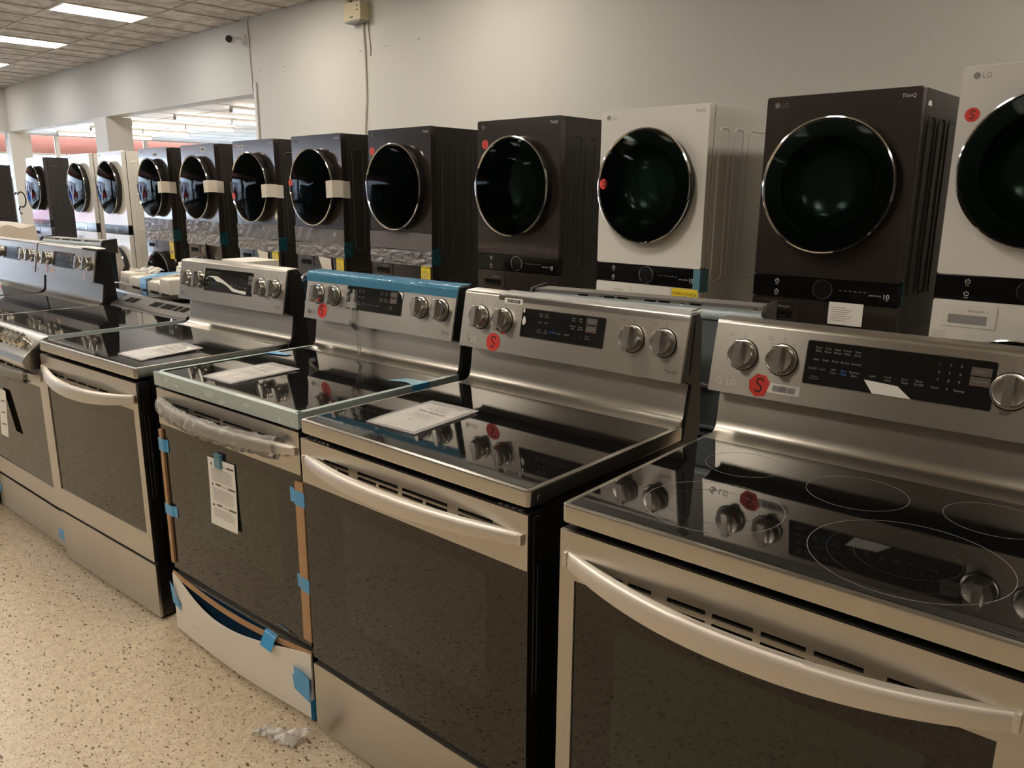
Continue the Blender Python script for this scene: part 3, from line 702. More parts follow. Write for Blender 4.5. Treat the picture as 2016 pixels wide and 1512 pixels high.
part('clear_edge_film', G().prism([(YT-.004, ZT-.018), (YT-.001, ZT+.0006), (YT+.007, ZT+.0035), (.66, ZT+.0055), (.66, ZT+.004), (YT+.008, ZT+.002), (YT+.001, ZT-.001), (YT-.003, ZT-.018)], -.24, .381, 'x'), CLEARS, R2, 'clear film left along the top edge')
part('tape_tab', G().grid(lambda u, v: (.372+.024*u, .604+.03*v, ZT+.006+.012*u), 2, 2), PAPER2, R2, 'loose cream tape end on the top corner')

R3 = make_range('electric_range', 'range still in blue and teal film with cardboard corners and white drawer board', (-2.119, 1.0345), .060, 'band', 'small', brand_dark=True)
sticker_red(R3, PM, -.272, .034, .0265, .2)
part('blue_panel_film', lambda: G().prism([(YB+ey*.135-.0016, ZB+ez*.135), (YT-.004, ZT-.009), (YT-.001, ZT-.001), (YT+.007, ZT+.003), (.662, ZT+.006), (.663, ZT+.004), (YT+.008, ZT+.0008), (YT+.0012, ZT-.003), (YT-.002, ZT-.010), (YB+ey*.135-.0004, ZB+ez*.135)], -.3795, .3795, 'x'), BLUEFILM, R3, 'blue film wrapped over the top edge')
def g_tealfront():
    g = G().prism([(-.0022, .862), (-.0028, .905), (0, .9062), (.016, .9062), (.016, .9052), (.0012, .9052), (-.001, .904), (-.0008, .862)], -.3815, .3815, 'x'); return g
part('teal_edge_film', g_tealfront(), TEALFILM, R3, 'pale teal film on the front edge')
for s_ in (-1, 1):
    x_ = s_*HWID
    part('teal_edge_film', G().prism([(x_+s_*.0024, .864), (x_+s_*.0028, .9062), (x_-s_*.014, .9062), (x_-s_*.014, .9052), (x_+s_*.0014, .9052), (x_+s_*.0012, .864)], .0, .60, 'y'), TEALFILM, R3, 'pale teal film on the side edge')
for x, z, rx, rzz in ((-.345, .888, .010, .004), (-.30, .891, .011, .006), (-.29, .872, .005, .004), (-.24, .880, .012, .006), (-.05, .886, .030, .010), (.02, .874, .014, .006), (.145, .886, .018, .006), (.115, .874, .004, .003), (.30, .875, .008, .005), (.36, .878, .006, .005)):
    part('film_bubble', G().prism([(x+rx*math.cos(k*.42)*(1+.25*math.sin(k*1.7+x*40)), z+rzz*math.sin(k*.42)) for k in range(15)], -.0036, -.0022, 'y', .0004), pbr('film bubble', (.52, .60, .58), .3), R3)
for pts in ([(-.38, .398), (-.285, .422), (-.283, .452), (-.372, .440)], [(.268, .40), (.33, .42), (.378, .408), (.378, .468), (.30, .455)]):
    part('tape', G().sheet(pts, .0006, -.0025), TAPE if pts[0][0] < 0 else TAPEL, R3, 'blue tape over the glass edge', TM)
part('tape', G().box(.379, .3835, .40, .47, .872, .9072, .0006), TAPE, R3, 'blue tape on the side edge')
def g_strip():
    key = [(.0, -.118, -.0035, 1.1365, .050), (.12, -.112, -.006, 1.100, .062), (.25, -.100, -.009, 1.060, .040), (.40, -.094, -.012, 1.028, .030), (.55, -.090, .012, .995, .046), (.70, -.078, .008, .962, .034), (.85, -.060, -.004, .930, .016), (1.0, -.046, -.030, .9075, .010)]
    def fn(u, v):
        for i in range(len(key)-1):
            if u <= key[i+1][0]+1e-9: break
        a_, b_ = key[i], key[i+1]; f = (u-a_[0])/(b_[0]-a_[0]); f = f*f*(3-2*f); x, dy, z, wd = [a_[q]*(1-f)+b_[q]*f for q in range(1, 5)]
        yy = YB+(z-ZB)*ey/ez if z > ZB-.01 else .575
        return (x+(v-.5)*wd, yy+dy-.004*math.sin(10*v+7*u), z)
    return G().grid(fn, 30, 8, .0003)
part('film_strip', g_strip(), CLEAR, R3, 'loose clear film strip hanging from the display')
part('display_label', G().sheet(rrect(-.137, -.085, .060, .078, .001, 2), .0004, -.0022), PAPER, R3, 'white label printed ELEC 6000', PM)
part('label_lettering', text_g('ELEC 6000', .0105, -.111, .065, -.0028, 'CENTER'), PRINTD, R3, M=PM)
part('paper_scrap', G().sheet([(.118, .134), (.140, .131), (.139, .108), (.134, .121)], .0005, -.0022), PAPER, R3, 'torn white paper at the display corner', PM)
# crinkled sleeve on the handle
def g_sleeve(hw0=-.368, hw1=.30):
    g = G(); n, m = 110, 14; rr = random.Random(3)
    for i in range(n+1):
        x = hw0+(hw1-hw0)*i/n; u = x/.366; e = 1-abs(u)**2.2; y = -.004-.056*e
        for k in range(m):
            a = 2*math.pi*k/m; j = 1.08+.22*nz(x*26, math.cos(a)*1.5, math.sin(a)*1.5)+.10*nz(x*70, math.cos(a)*3, math.sin(a)*3)
            g.v.append((x, y+.007-.017*j*math.cos(a), .799+.027*j*math.sin(a)-.006*(math.sin(a) < -.3)*abs(nz(x*30, 5))))
    for i in range(n):
        for k in range(m): g.f.append((i*m+k, i*m+(k+1) % m, (i+1)*m+(k+1) % m, (i+1)*m+k))
    return g
part('handle_sleeve', g_sleeve, CRINK, R3, 'crinkled clear plastic on the handle', key='slv', smooth=1.2)
part('warning_sheet', G().grid(lambda u, v: (-.094+.147*u, -.0012-.005*(1-v)**3, .472+.214*v+.004*u), 4, 8), PAPER, R3, 'white instruction sheet taped to the door')
g = G(); gi = G()
for k, zb in enumerate((.668, .603, .538)):
    for a, b in ((-.055, -.028), (.012, .048)): g.sheet([(a, zb), (b, zb+.001), (b, zb+.0065), (a, zb+.0055)], .0003, -.0030 if k < 2 else -.0050)
    g = join(g, text_g('WARNING', .0062, -.008, zb+.0005, -.0036 if k < 2 else -.0056, 'CENTER'))
    g.sheet([(-.079, zb-.004), (-.068, zb-.004), (-.0735, zb+.006)], .0003, -.0030 if k < 2 else -.0050)
    rr = random.Random(k)
    for q in range(9):
        z_ = zb-.012-.0048*q; gi.sheet([(-.078+.012*rr.random(), z_), (.045-.03*rr.random(), z_), (.04, z_+.0011), (-.078, z_+.0011)], .0002, -.0050 if k == 2 else -.0030)
part('sheet_lettering', g, PRINTD, R3); part('sheet_text', gi, PRINTG, R3)
part('sheet_tape', G().box(-.045, -.012, -.0095, .0005, .664, .706, .0004), BTAPE, R3, 'sheer blue tape holding the sheet')
for s_, x0, x1 in (('l', -.381, -.362), ('r', .352, .390)):
    part('corner_cardboard', G().box(x0, x1, -.006, .004, .250, .716, .001), CARD, R3, 'tan cardboard corner strip')
    if s_ == 'r': part('corner_cardboard', G().box(.386, .390, -.006, .05, .250, .716, .001), CARD, R3, 'tan cardboard corner strip')
for x0, x1, z0, z1, c in ((-.386, -.335, .645, .688, 0), (-.386, -.318, .425, .462, 0), (.394, .322, .648, .690, 1), (.394, .332, .400, .440, 1)):
    part('tape', G().grid(lambda u, v: (x0+(x1-x0)*u, (-.0068 if u < .62 else -.0068+.0066*min(1, (u-.62)/.12)), z0+(z1-z0)*v+.006*u*(.5 if c else -.6)), 16, 2, .0005 if c else -.0005), TAPE, R3, 'blue tape on the right cardboard strip' if c else 'blue tape on the left cardboard strip')
part('drawer_film', G().box(-.374, .374, -.0055, -.0015, .05, .207, .001), NAVY, R3, 'navy film on the drawer front')
part('top_cardboard', G().grid(lambda u, v: (-.374+.760*u, -.004-.012*math.sin(math.pi*u), .203-.016*math.sin(math.pi*u)**1.2+.018*v), 24, 2, .004), CARD, R3, 'tan cardboard strip along the drawer top')
def g_board():
    n = 24; top = [(-.372+.758*i/n, .215-.050*math.sin(math.pi*(i/n)**.82)**1.15) for i in range(n+1)]
    g = G()
    def fn(u, v):
        i = u*n; k = min(int(i), n-1); f = i-k; zt = top[k][1]*(1-f)+top[k+1][1]*f
        return (-.372+.760*u, -.012-.034*math.sin(math.pi*u)**1.2*(.45+.55*v), .012+(zt-.012)*v)
    return g.grid(fn, n, 6, -.006)
part('drawer_board', g_board(), FOAM, R3, 'white foam board bowed over the drawer')
part('board_lettering', join(text_g('Rev', .012, -.30, .105, -.036), text_g('Made in', .013, -.19, .100, -.052), text_g('...', .012, -.11, .098, -.057)), pbr('faded print', (.55, .54, .50), .7), R3)
part('tape', G().prism([(-.372, .190), (-.352, .176), (-.345, .142), (-.318, .128), (-.318, .100), (-.362, .116)], -.0235, -.0225, 'y'), TAPE, R3, 'blue tape on the board left end')
part('tape', G().grid(lambda u, v: (.185+.055*u+.008*v, -.0135-.022*max(0, v-.35)/.65-.012*min(v/.35, 1), .2235-.004*u-.05*max(0, v-.3)), 3, 8, .0008), TAPE, R3, 'blue tape over the board top')
part('tape', G().prism([(.325, .165), (.394, .150), (.394, .075), (.322, .092), (.316, .135), (.325, .137)], -.0262, -.0246, 'y'), TAPE, R3, 'blue tape on the board right end')
part('tape', G().box(.3885, .392, -.022, .03, .016, .075, .0005), TAPE, R3, 'blue tape at the bottom corner')

R4 = make_range('electric_range', 'plain stainless range with a framed oven window, left of the blue filmed range', (-2.9677, .9599), .0727, 'frame', 'mid', brand_dark=True)
part('paper_scrap', G().sheet([(-.155, .108), (-.12, .112), (-.08, .112), (-.04, .100), (0, .086), (.04, .072), (.075, .068), (.13, .066), (.13, .054), (.07, .057), (.035, .060), (0, .076), (-.04, .088), (-.085, .092), (-.115, .106)], .0005, -.0024), PAPER, R4, 'curved white paper strip across the display', PM)
R6 = make_range('electric_range', 'range behind the slide-in one, with a pink and a tan label under its knobs', (-4.575, .865), .043, 'band', 'small')
part('pink_label', G().sheet(circ(-.218, .037, .016, 20, 1.3), .0006, -.0003), PINK, R6, 'oval pink label', PM)
part('tan_label', G().sheet(rrect(-.165, -.118, .018, .046, .003, 2), .0006, -.0003), TAN, R6, 'square tan label', PM)
part('tape', G().sheet([(.248, .058), (.285, .055), (.288, .010), (.252, .012)], .0005, -.0004), pbr('pinkish clear tape', (.62, .52, .50), .3), R6, 'pale tape under the right knob', PM)
R7 = make_range('electric_range', 'farthest stainless range in the front row, cut by the left picture edge', (-5.385, .845), .040, 'band', 'small')

def price_sheet(name, label, parent_range, corners, wavy, txt=True):
    """paper in a clear sleeve lying on the glass; corners given in the range's own x, y"""
    rx, ry, rth = parent_range.location.x, parent_range.location.y, parent_range.rotation_euler.z
    cx_ = sum(c[0] for c in corners)/4; cy_ = sum(c[1] for c in corners)/4
    wx = rx+math.cos(rth)*cx_-math.sin(rth)*cy_; wy = ry+math.sin(rth)*cx_+math.cos(rth)*cy_
    t = thing(name, label, 'price sheet', (wx, wy, ZC+.0008), rth)
    C_ = [Vector((c[0]-cx_, c[1]-cy_)) for c in corners]      # front-left, front-right, back-right, back-left
    def at(u, v, z): p = (C_[0]*(1-u)+C_[1]*u)*(1-v)+(C_[3]*(1-u)+C_[2]*u)*v; return (p.x, p.y, z)
    wz = lambda u, v: .0012+wavy*(math.sin(5*u+1)*.5+.5)*(1-abs(2*v-1)**3)+wavy*.8*(v**4)
    part('paper', G().grid(lambda u, v: at(.07+.86*u, .04+.88*v, wz(u, v)+.0010), 10, 12, .0004), PAPER, t)
    part('sleeve', G().grid(lambda u, v: at(u, v, wz(u, v)), 10, 12, .0022), SLEEVE, t)
    if txt:
        lines = [('APPLIANCES 4 LESS', .0125, .86), ('Electric Range', .0075, .80), ('Slide-in style, smooth top', .0065, .755), ('Retail $1299.00', .010, .70), ('Now $699.00', .016, .60), ('Two Year warranty', .009, .51), ('Financing available', .009, .455), ('Delivery and setup extra', .0075, .40), ('Ask us', .008, .30)]
        a = (C_[1]-C_[0]).normalized(); b = (C_[3]-C_[0]).normalized(); ln = (C_[3]-C_[0]).length; wd = (C_[1]-C_[0]).length
        g = G()
        for s_, sz, v in lines:
            q = text_g(s_, sz, 0, 0, 0, 'CENTER')
            for i, p in enumerate(q.v):
                pp = C_[0]+a*(wd*.5+p[0])+b*(ln*v+p[2]); u_ = .5+p[0]/wd; v_ = v+p[2]/ln
                q.v[i] = (pp.x, pp.y, wz((u_-.07)/.86, (v_-.04)/.88)+.0040)
            g = join(g, q)
        part('sheet_lettering', g, INK, t)
    return t
price_sheet('price_sheet', 'white price sheet in a clear sleeve on the all black door range', R2, [(-.228, .092), (-.058, .099), (-.080, .345), (-.247, .336)], .003)
price_sheet('price_sheet', 'white price sheet on the teal filmed range glass', R3, [(-.203, .061), (-.043, .063), (-.053, .315), (-.209, .316)], .003)
price_sheet('price_sheet', 'glossy price sheet on the plain range, seen almost edge on', R4, [(.105, .074), (.283, .070), (.255, .312), (.100, .322)], .006)
pp = tag(part('paper_slip', G().grid(lambda u, v: (-4.42+.26*u, 1.452+.012*u+.045*v, 1.187+.003*math.sin(3*u)), 6, 2, .0006), PAPER), 'white paper lying along the top of the range with pink label', 'paper')

# slide-in range with knobs on its sloping front
R5 = thing('slide_in_range', 'slide-in stainless range with four knobs on a sloping front panel', 'range', (-3.78, .965, 0), .05)
part('body', lambda: join(G().box(-.372, .372, .02, .62, .03, .868, .004), G().box(-.355, .355, .05, .6, 0, .03)), BLACK, R5)
part('cooktop_frame', G().prism(rrect(-.379, .379, .0, .56, .006, 3), .885, .907, 'z', .003), STEELR, R5)
part('cooktop_glass', G().prism(rrect(-.362, .362, .014, .548, .004, 3), .903, .9085, 'z', .0005), BGLASS, R5)
part('teal_edge_film', G().box(.376, .3825, 0, .57, .878, .9095, .001), TEALFILM, R5, 'pale teal film on the right edge')
nose = [(.004, .907), (-.012, .905), (-.055, .872), (-.085, .845), (-.100, .826), (-.102, .808), (-.094, .792), (-.075, .785), (.02, .785), (.03, .88)]
part('control_nose', G().prism(nose, -.379, .379, 'x', .006), STEELR, R5)
na = math.atan2(.845-.905, -.085+.012)       # slope of the nose
nv = Vector((0, -.012+.085, .905-.845)).normalized()
NM = Matrix(((1, 0, 0, 0), (0, nv.z, nv.y, -.048), (0, -nv.y, nv.z, .8755), (0, 0, 0, 1)))
part('display_panel', G().prism(rrect(-.20, .075, -.032, .034, .003, 2), -.004, .004, 'y', .0006), DISP, R5, M=NM)
for k in range(4): knob(R5, NM, .105+.056*k, -.002, .026)
for k in range(1): knob(R5, NM, -.30, -.002, .026)
d5 = part('oven_door', G().box(-.375, .375, -.026, .018, .195, .776, .004), BLACK, R5)
part('door_frame', G().plate(-.375, .375, .195, .776, -.034, -.026, [(-.325, .325, .275, .70), ]+[(a, a+.07, .744, .752) for a in (-.29, -.2, -.11, -.02, .07, .16, .25)]), STEEL, d5)
part('door_glass', G().plate(-.325, .325, .275, .70, -.031, -.027), DGLASS, d5)
hd = part('door_handle', lambda: g_handle(.036, .050, .362, .740).xf(Matrix.Translation((0, -.032, 0))), HANDLE, d5)
part('handle_sleeve', lambda: g_sleeve(-.37, .27).xf(Matrix.Translation((0, -.032, -.060))), CRINK, R5, 'crinkled white plastic on the handle', smooth=1.2)
part('hanging_tag', G().grid(lambda u, v: (-.155+.085*u+.022*(1-v), -.040-.020*(1-v), .42+.20*v), 3, 6), PAPER, R5, 'white tag hanging from the handle')
g = G()
for k in range(3): g.sheet([(-.12+.006*(2-k), .47+.05*k), (-.075+.006*(2-k), .472+.05*k), (-.075+.006*(2-k), .477+.05*k), (-.12+.006*(2-k), .475+.05*k)], .0004, -.058+.005*k)
part('tag_lettering', g, PRINTD, R5)
dr = part('storage_drawer', G().box(-.372, .372, -.02, .03, .024, .180, .003), BLACK, R5)
part('drawer_front', G().box(-.375, .375, -.034, -.018, .022, .182, .003), STEEL, dr)
part('tape', G().box(.322, .378, -.0362, -.0335, .055, .100, .0004), TAPE, R5, 'blue tape at the right drawer edge')
part('tape', G().box(-.38, -.34, -.0362, -.0335, .09, .13, .0004), TAPE, R5, 'blue tape at the left drawer edge')
part('rear_trim', G().prism([(.562, .905), (.572, .918), (.665, .952), (.672, .945), (.672, .88), (.562, .88)], -.374, .374, 'x', .002), pbr('dark steel trim', (.12, .115, .11), .45, .8), R5)
for a, b in ((-.30, -.255), (-.245, -.19), (-.04, .045), (.065, .175), (.19, .235), (.25, .30)):
    part('vent_slot', G().raw([(a, .60, .9292), (b, .60, .9292), (b, .64, .9438), (a, .64, .9438), (a, .60, .915), (b, .60, .915), (b, .64, .93), (a, .64, .93)], [(0, 1, 2, 3), (4, 7, 6, 5), (0, 4, 5, 1), (1, 5, 6, 2), (2, 6, 7, 3), (3, 7, 4, 0)]), DARK, R5)


# ------------------------------------------------------------------ second row, turned towards the washers
def range_back(label, loc, rz, W=.372, sl=True):
    """a range seen from behind: local -y is its back"""
    t = thing('electric_range', label, 'range', (loc[0], loc[1], 0), rz)
    part('body', G().box(-W, W, .03, .62, .03, .90, .004), BLACK, t)
    part('cooktop_frame', G().prism(rrect(-.378, .378, .09, .66, .01, 3), .867, .903, 'z', .003), STEELR, t)
    part('cooktop_glass', G().box(-.365, .365, .15, .65, .90, .9036), BGLASS, t)
    part('backguard_front', G().prism([(.09, .91), (.135, 1.01), (.100, 1.165), (.085, 1.165), (.085, .91)], -.374, .374, 'x', .003), STEEL, t)
    bp = part('back_panel', G().plate(-.366, .366, .05, 1.135, .004, .03, [(a, .33, z-.004, z+.004) for z in [.80-.022*k for k in range(8)] for a in (.20,)]), GALV, t)
    g = G()
    for k in range(8):
        for a, b in ((.20, .33), (-.33, -.20)): g.prism([(a, .812-.022*k), (b, .812-.022*k), (b-.012, .804-.022*k), (a+.012, .804-.022*k)], -.004, .006, 'y', .001)
    for z in (1.085, .985):
        for a, b in ((.25, .34), (-.34, -.25)): g.prism([(a, z+.008), (b, z+.008), (b-.02, z-.008), (a+.02, z-.008)], -.004, .006, 'y', .0015)
    part('louvre', g, GALV, bp)
    part('panel_seam', join(G().box(-.366, .366, -.002, .006, .925, .935, .001), G().box(-.366, .366, -.002, .006, .735, .748, .001)), GREY, bp)
    DN = Matrix.Translation((0, 0, -.013))
    part('top_cover', G().prism([(-.002, 1.135), (-.002, 1.152), (.012, 1.168), (.10, 1.172), (.10, 1.160), (.03, 1.150), (.03, 1.135)], -.374, .374, 'x', .002), GALV, t, M=DN)
    part('top_flange', G().prism([(.018, 1.166), (.018, 1.1795), (.10, 1.1795), (.10, 1.166)], -.374, .374, 'x', .002), pbr('zinc flange', (.40, .40, .38), .45, .85), t, M=DN)
    for a in (-.19, -.10, -.055, .035, .08, .175): part('vent_slot', G().box(a-.017, a+.017, .0155, .0175, 1.1665, 1.1735), DARK, t, M=DN)
    for a in (-.355, -.13, .135, .345): part('screw', G().lathe([(.001, -.003), (.005, -.002), (.006, 0)], 12, (a, .0165, 1.170)), CHROME, t, M=DN)
    for s_ in (-1, 1): part('end_bracket', G().prism([(.0, 1.165), (.012, 1.182), (.10, 1.190), (.10, 1.10), (.0, 1.12)], s_*.374-.006, s_*.374+.006, 'x', .001), BPLAS, t, M=DN)
    part('oven_door', G().box(-.376, .376, .62, .67, .22, .85, .004), BLACK, t)
    part('door_handle', G().tube([(-.34, .67, .80), (-.32, .715, .80), (.32, .715, .80), (.34, .67, .80)], .013), HANDLE, t)
    return t
RB = range_back('grey galvanised back of a range standing behind the two nearest ranges', (-1.315, 1.945), .155)
RB2 = range_back('grey galvanised back of a range behind the far left ranges, only its slotted top showing', (-5.55, 1.80), .15)

SB = thing('slide_in_range', 'slide-in range of the second row with cream foam packing on top', 'range', (-4.66, 1.755, 0), -.07)
part('body', G().box(-.37, .37, .03, .62, .03, .87, .004), BLACK, SB)
part('cooktop_frame', G().prism(rrect(-.379, .379, .0, .63, .008, 3), .885, .916, 'z', .003), STEELR, SB)
part('cooktop_glass', G().prism(rrect(-.366, .366, .012, .62, .004, 3), .912, .9175, 'z', .0005), BGLASS, SB)
part('rear_trim', G().box(-.374, .374, -.004, .012, .86, .905, .002), pbr('dark steel trim', (.12, .115, .11), .45, .8), SB)
FT = thing('foam_tray', 'cream moulded foam tray with blue tape on the second row range', 'packing foam', (-4.60, 2.10, .9178), -.07)
part('tray', G().plate(-.40, .40, -.24, .24, 0, .045, [(-.30, .30, -.15, .15)]).xf(Matrix(((1, 0, 0, 0), (0, 0, 1, 0), (0, 1, 0, 0), (0, 0, 0, 1)))), FOAM, FT)
part('floor_sheet', G().box(-.31, .31, -.16, .16, .004, .016, .002), FOAM, FT)
for x0, x1, y0, y1, z1 in ((-.40, -.24, -.24, -.14, .075), (-.20, -.06, -.245, -.17, .062), (.10, .24, -.245, -.18, .060), (.27, .41, -.245, -.08, .088), (-.38, -.16, .10, .24, .115), (-.02, .20, .16, .24, .075), (.24, .40, .12, .24, .10)):
    part('foam_block', G().box(x0, x1, y0, y1, .0, z1, .010, 3), FOAM, FT)
part('foam_block', G().prism([(-.30, .045), (-.27, .10), (-.10, .10), (-.06, .055), (.25, .045)], .05, .12, 'y', .008), FOAM, FT)
part('tape', join(G().grid(lambda u, v: (-.20+.16*u+.10*v, .08-.325*u, .066+.018*math.sin(3*u)*(1-u)), 8, 2, .0008), G().box(-.04, .06, -.2475, -.246, .006, .064)), TAPE, FT, 'blue tape across the foam')
part('bubble_wrap', G().grid(lambda u, v: (-.39+.14*u, -.19+.16*v, .078+.022*math.sin(9*u)*math.cos(8*v)), 12, 12, .001), CRINK, FT, 'crumpled clear plastic')
FB = thing('foam_block', 'white foam corner block standing behind the foam tray', 'packing foam', (-4.98, 2.66, 0), 0)
part('block', G().box(-.30, .16, -.12, .12, .0, .985, .012), FOAM, FB)
part('raised_end', G().box(-.02, .30, -.13, .11, .0, 1.035, .012), FOAM, FB)
DW = thing('dishwasher', 'low black topped appliance between the plain range and the foam packed one', 'dishwasher', (-3.78, 1.80, 0), .02)
part('cabinet', G().box(-.33, .33, .0, .58, .08, .862, .006), BPLAS, DW)
part('top_board', G().box(-.34, .34, -.01, .58, .862, .885, .003), pbr('black felt board', (.028, .028, .028), .8), DW)
part('toe_base', G().box(-.30, .30, .03, .55, 0, .08), BPLAS, DW)
part('door', G().box(-.33, .33, .58, .61, .10, .86, .005), STEEL, DW)

# ------------------------------------------------------------------ stacked washer and dryer towers
WW, WH, WD = .695, 1.915, .77
def g_frontplate(z0, z1): return G().prism(rrect(0, WW, z0, z1, .012, 4), 0, .046, 'y', .004)
def g_frontplate_hole(z0, z1, c, rh, n=72):
    g = G(); out = rrect(0, WW, z0, z1, .012, 4)
    def edge(t):
        dx, dz = math.cos(t), math.sin(t); best = 9
        for i in range(len(out)):
            (ax, az), (bx, bz) = out[i], out[(i+1) % len(out)]; ex, ez_ = bx-ax, bz-az
            den = dx*ez_-dz*ex
            if abs(den) < 1e-12: continue
            q = ((ax-c[0])*ez_-(az-c[2])*ex)/den; u = ((ax-c[0])*dz-(az-c[2])*dx)/den
            if q > 0 and -1e-9 <= u <= 1+1e-9: best = min(best, q)
        return (c[0]+dx*best, c[2]+dz*best)
    angs = sorted([2*math.pi*k/n for k in range(n)]+[math.atan2(p[1]-c[2], p[0]-c[0]) % (2*math.pi) for p in out])
    A = [edge(t) for t in angs]; B = [(c[0]+rh*math.cos(t), c[2]+rh*math.sin(t)) for t in angs]; m = len(angs)
    cen = Vector((WW/2, (z0+z1)/2)); A2 = [(p[0]+(cen.x-p[0])*.006, p[1]+(cen.y-p[1])*.004) for p in A]
    for P_, y_ in ((B, .046), (B, 0), (A2, 0), (A, .004), (A, .046)): g.v += [(p[0], y_, p[1]) for p in P_]
    for k in range(5):
        for i in range(m): g.f.append((k*m+i, k*m+(i+1) % m, ((k+1) % 5)*m+(i+1) % m, ((k+1) % 5)*m+i))
    return g
def g_ring(c, R): return G().lathe([(R-.012, -.058), (R-.006, -.066), (R, -.064), (R+.001, -.056), (R-.004, -.052)], 72, c, False)
def g_doorside(c, R): return G().lathe([(R-.004, -.054), (R-.006, -.03), (R-.016, -.0005), (R-.05, -.0005)], 72, c, False)
def g_annulus(c, R): return G().lathe([(R-.012, -.058), (R*.74, -.060), (R*.70, -.052), (R*.69, -.045)], 72, c, False)
def g_bowl(c, R): return G().lathe([(R*.70, -.050), (R*.66, -.030), (R*.60, -.005), (R*.52, .015), (R*.40, .030), (R*.2, .038), (.001, .040)], 64, c, False)
def g_lens(c, R): return G().lathe([(R-.013, -.0605), (R*.85, -.066), (R*.6, -.074), (R*.35, -.079), (.001, -.081), (.001, -.079), (R*.6, -.072), (R-.013, -.0588)], 72, c, False)
BOWLM = pbr('dark bowl', (.045, .062, .052), .16, 0, .6)
EMB = [(.10, .20, 1.02, 1.80), (.25, .34, 1.02, 1.80), (.40, .70, 1.02, 1.80), (.10, .70, .12, .86)]
def g_emboss():
    g = G()
    for a, b, c, d in EMB:
        q = rrect(a, b, c, d, .03, 5); g.tube([(WW+.0005, p[0], p[1]) for p in q], .0045, 6, True)
    return g
def g_side_mark(): return G().box(WW-.001, WW+.0015, .12, .17, 1.845, 1.865)
def tower(label, x, y, rz, white=False, dz=0, sticker=None, film_=False, tape=None, dtape=None, guide=False, paper=None, logo=True, low=True, group=None, barc=None):
    t = thing('washer_dryer_tower', label, 'washer dryer', (x, y, dz), rz)
    pm, sm = (WHITE, WHITE) if white else (BSTEEL, BSIDE)
    part('cabinet', lambda: join(G().prism(rrect(.004, WW, .05, WD, .012, 3), .04, WH-.002, 'z', .004)), sm, t, key='wcab')
    part('side_emboss', g_emboss, sm, t, key='wemb')
    part('foot_plinth', lambda: G().box(.03, WW-.03, .06, WD-.04, -.058, .04), BPLAS, t, key='wft%d' % (dz > 0)) if dz > 0 else part('foot_plinth', lambda: G().box(.03, WW-.03, .06, WD-.04, .0, .04), BPLAS, t, key='wft0')
    part('front_core', lambda: G().box(.004, WW-.003, .044, .056, .05, WH-.006), BPLAS, t, key='wcore')
    CU, CL, R = (WW/2-.006, 0, 1.507), (WW/2-.006, 0, .540), .303
    up = part('upper_front', lambda: g_frontplate_hole(1.083, WH, CU, R*.72), pm, t, key='wup')
    d = part('dryer_door', lambda: g_doorside(CU, R), INK if white else BPLAS, t, key='wds')
    part('door_ring', lambda: g_ring(CU, R), CHROME, d, key='wrg'); part('door_surround', lambda: g_annulus(CU, R), INK, d, key='wan')
    part('door_bowl', lambda: g_bowl(CU, R), BOWLM, d, key='wbw'); part('door_glass', lambda: g_lens(CU, R), DOORG, d, key='wln')
    cpl = part('control_panel', lambda: G().prism(rrect(.001, WW-.001, .980, 1.082, .004, 2), -.001, .046, 'y', .002), pbr('gloss black panel', (.006, .006, .006), .08), t, key='wcp')
    part('dial_ring', lambda: G().lathe([(.043, -.0015), (.0445, -.0042), (.046, -.0042), (.0475, -.0015)], 48, (WW*.5+.003, 0, 1.032), False), CHROME, cpl, key='wdr')
    part('dial_face', lambda: G().lathe([(.0435, -.001), (.0435, -.002), (.001, -.002)], 40, (WW*.5+.003, 0, 1.032), False), DISP, cpl, key='wdf')
    def prints():
        g = text_g('10', .030, .625, 1.012, -.0014); g = join(g, text_g('DIRECT DRIVE', .0085, .565, 1.020, -.0014), text_g('YEAR', .006, .637, 1.004, -.0014))
        for z, s_ in ((1.058, 'START'), (1.007, 'START')):
            g = join(g, stroke(arc(.125, z, .009, 120, 420, 14), .0024, -.001), stroke([(.125, z), (.125, z+.012)], .0024, -.001), text_g(s_, .006, .125, z-.019, -.0014, 'CENTER'))
        for k in range(6): g.sheet([(.43+.022*k, 1.034), (.443+.022*k, 1.034), (.443+.022*k, 1.0352), (.43+.022*k, 1.0352)], .0003, -.001)
        return g
    part('panel_lettering', prints, PRINTW, cpl, key='wpr', kind='stuff')
    lo = part('lower_front', lambda: g_frontplate_hole(.05, .978, CL, R*.72), pm, t, key='wlo')
    dw = part('detergent_drawer', lambda: G().prism(rrect(.040, .250, .866, .962, .006, 3), -.004, .0, 'y', .0015), pm, t, key='wdd')
    part('drawer_pull', lambda: G().prism(rrect(.068, .215, .880, .918, .004, 3), -.0055, -.0035, 'y', .001), GREY if white else DARK, dw, key='wdp')
    part('drawer_lettering', lambda: join(text_g('detergent', .016, .14, .932, -.0044), *[G().sheet([(.07+.02*k, .888), (.082+.02*k, .888), (.082+.02*k, .8895), (.07+.02*k, .8895)], .0003, -.0056) for k in range(6)]), PRINTG, dw, key='wdl')
    if low:
        d2 = part('washer_door', lambda: g_doorside(CL, R), BPLAS, t, key='wds2')
        part('door_ring', lambda: g_ring(CL, R), CHROME, d2, key='wrg2'); part('door_surround', lambda: g_annulus(CL, R), INK, d2, key='wan2')
        part('door_bowl', lambda: g_bowl(CL, R), BOWLM, d2, key='wbw2'); part('door_glass', lambda: g_lens(CL, R), DOORG, d2, key='wln2')
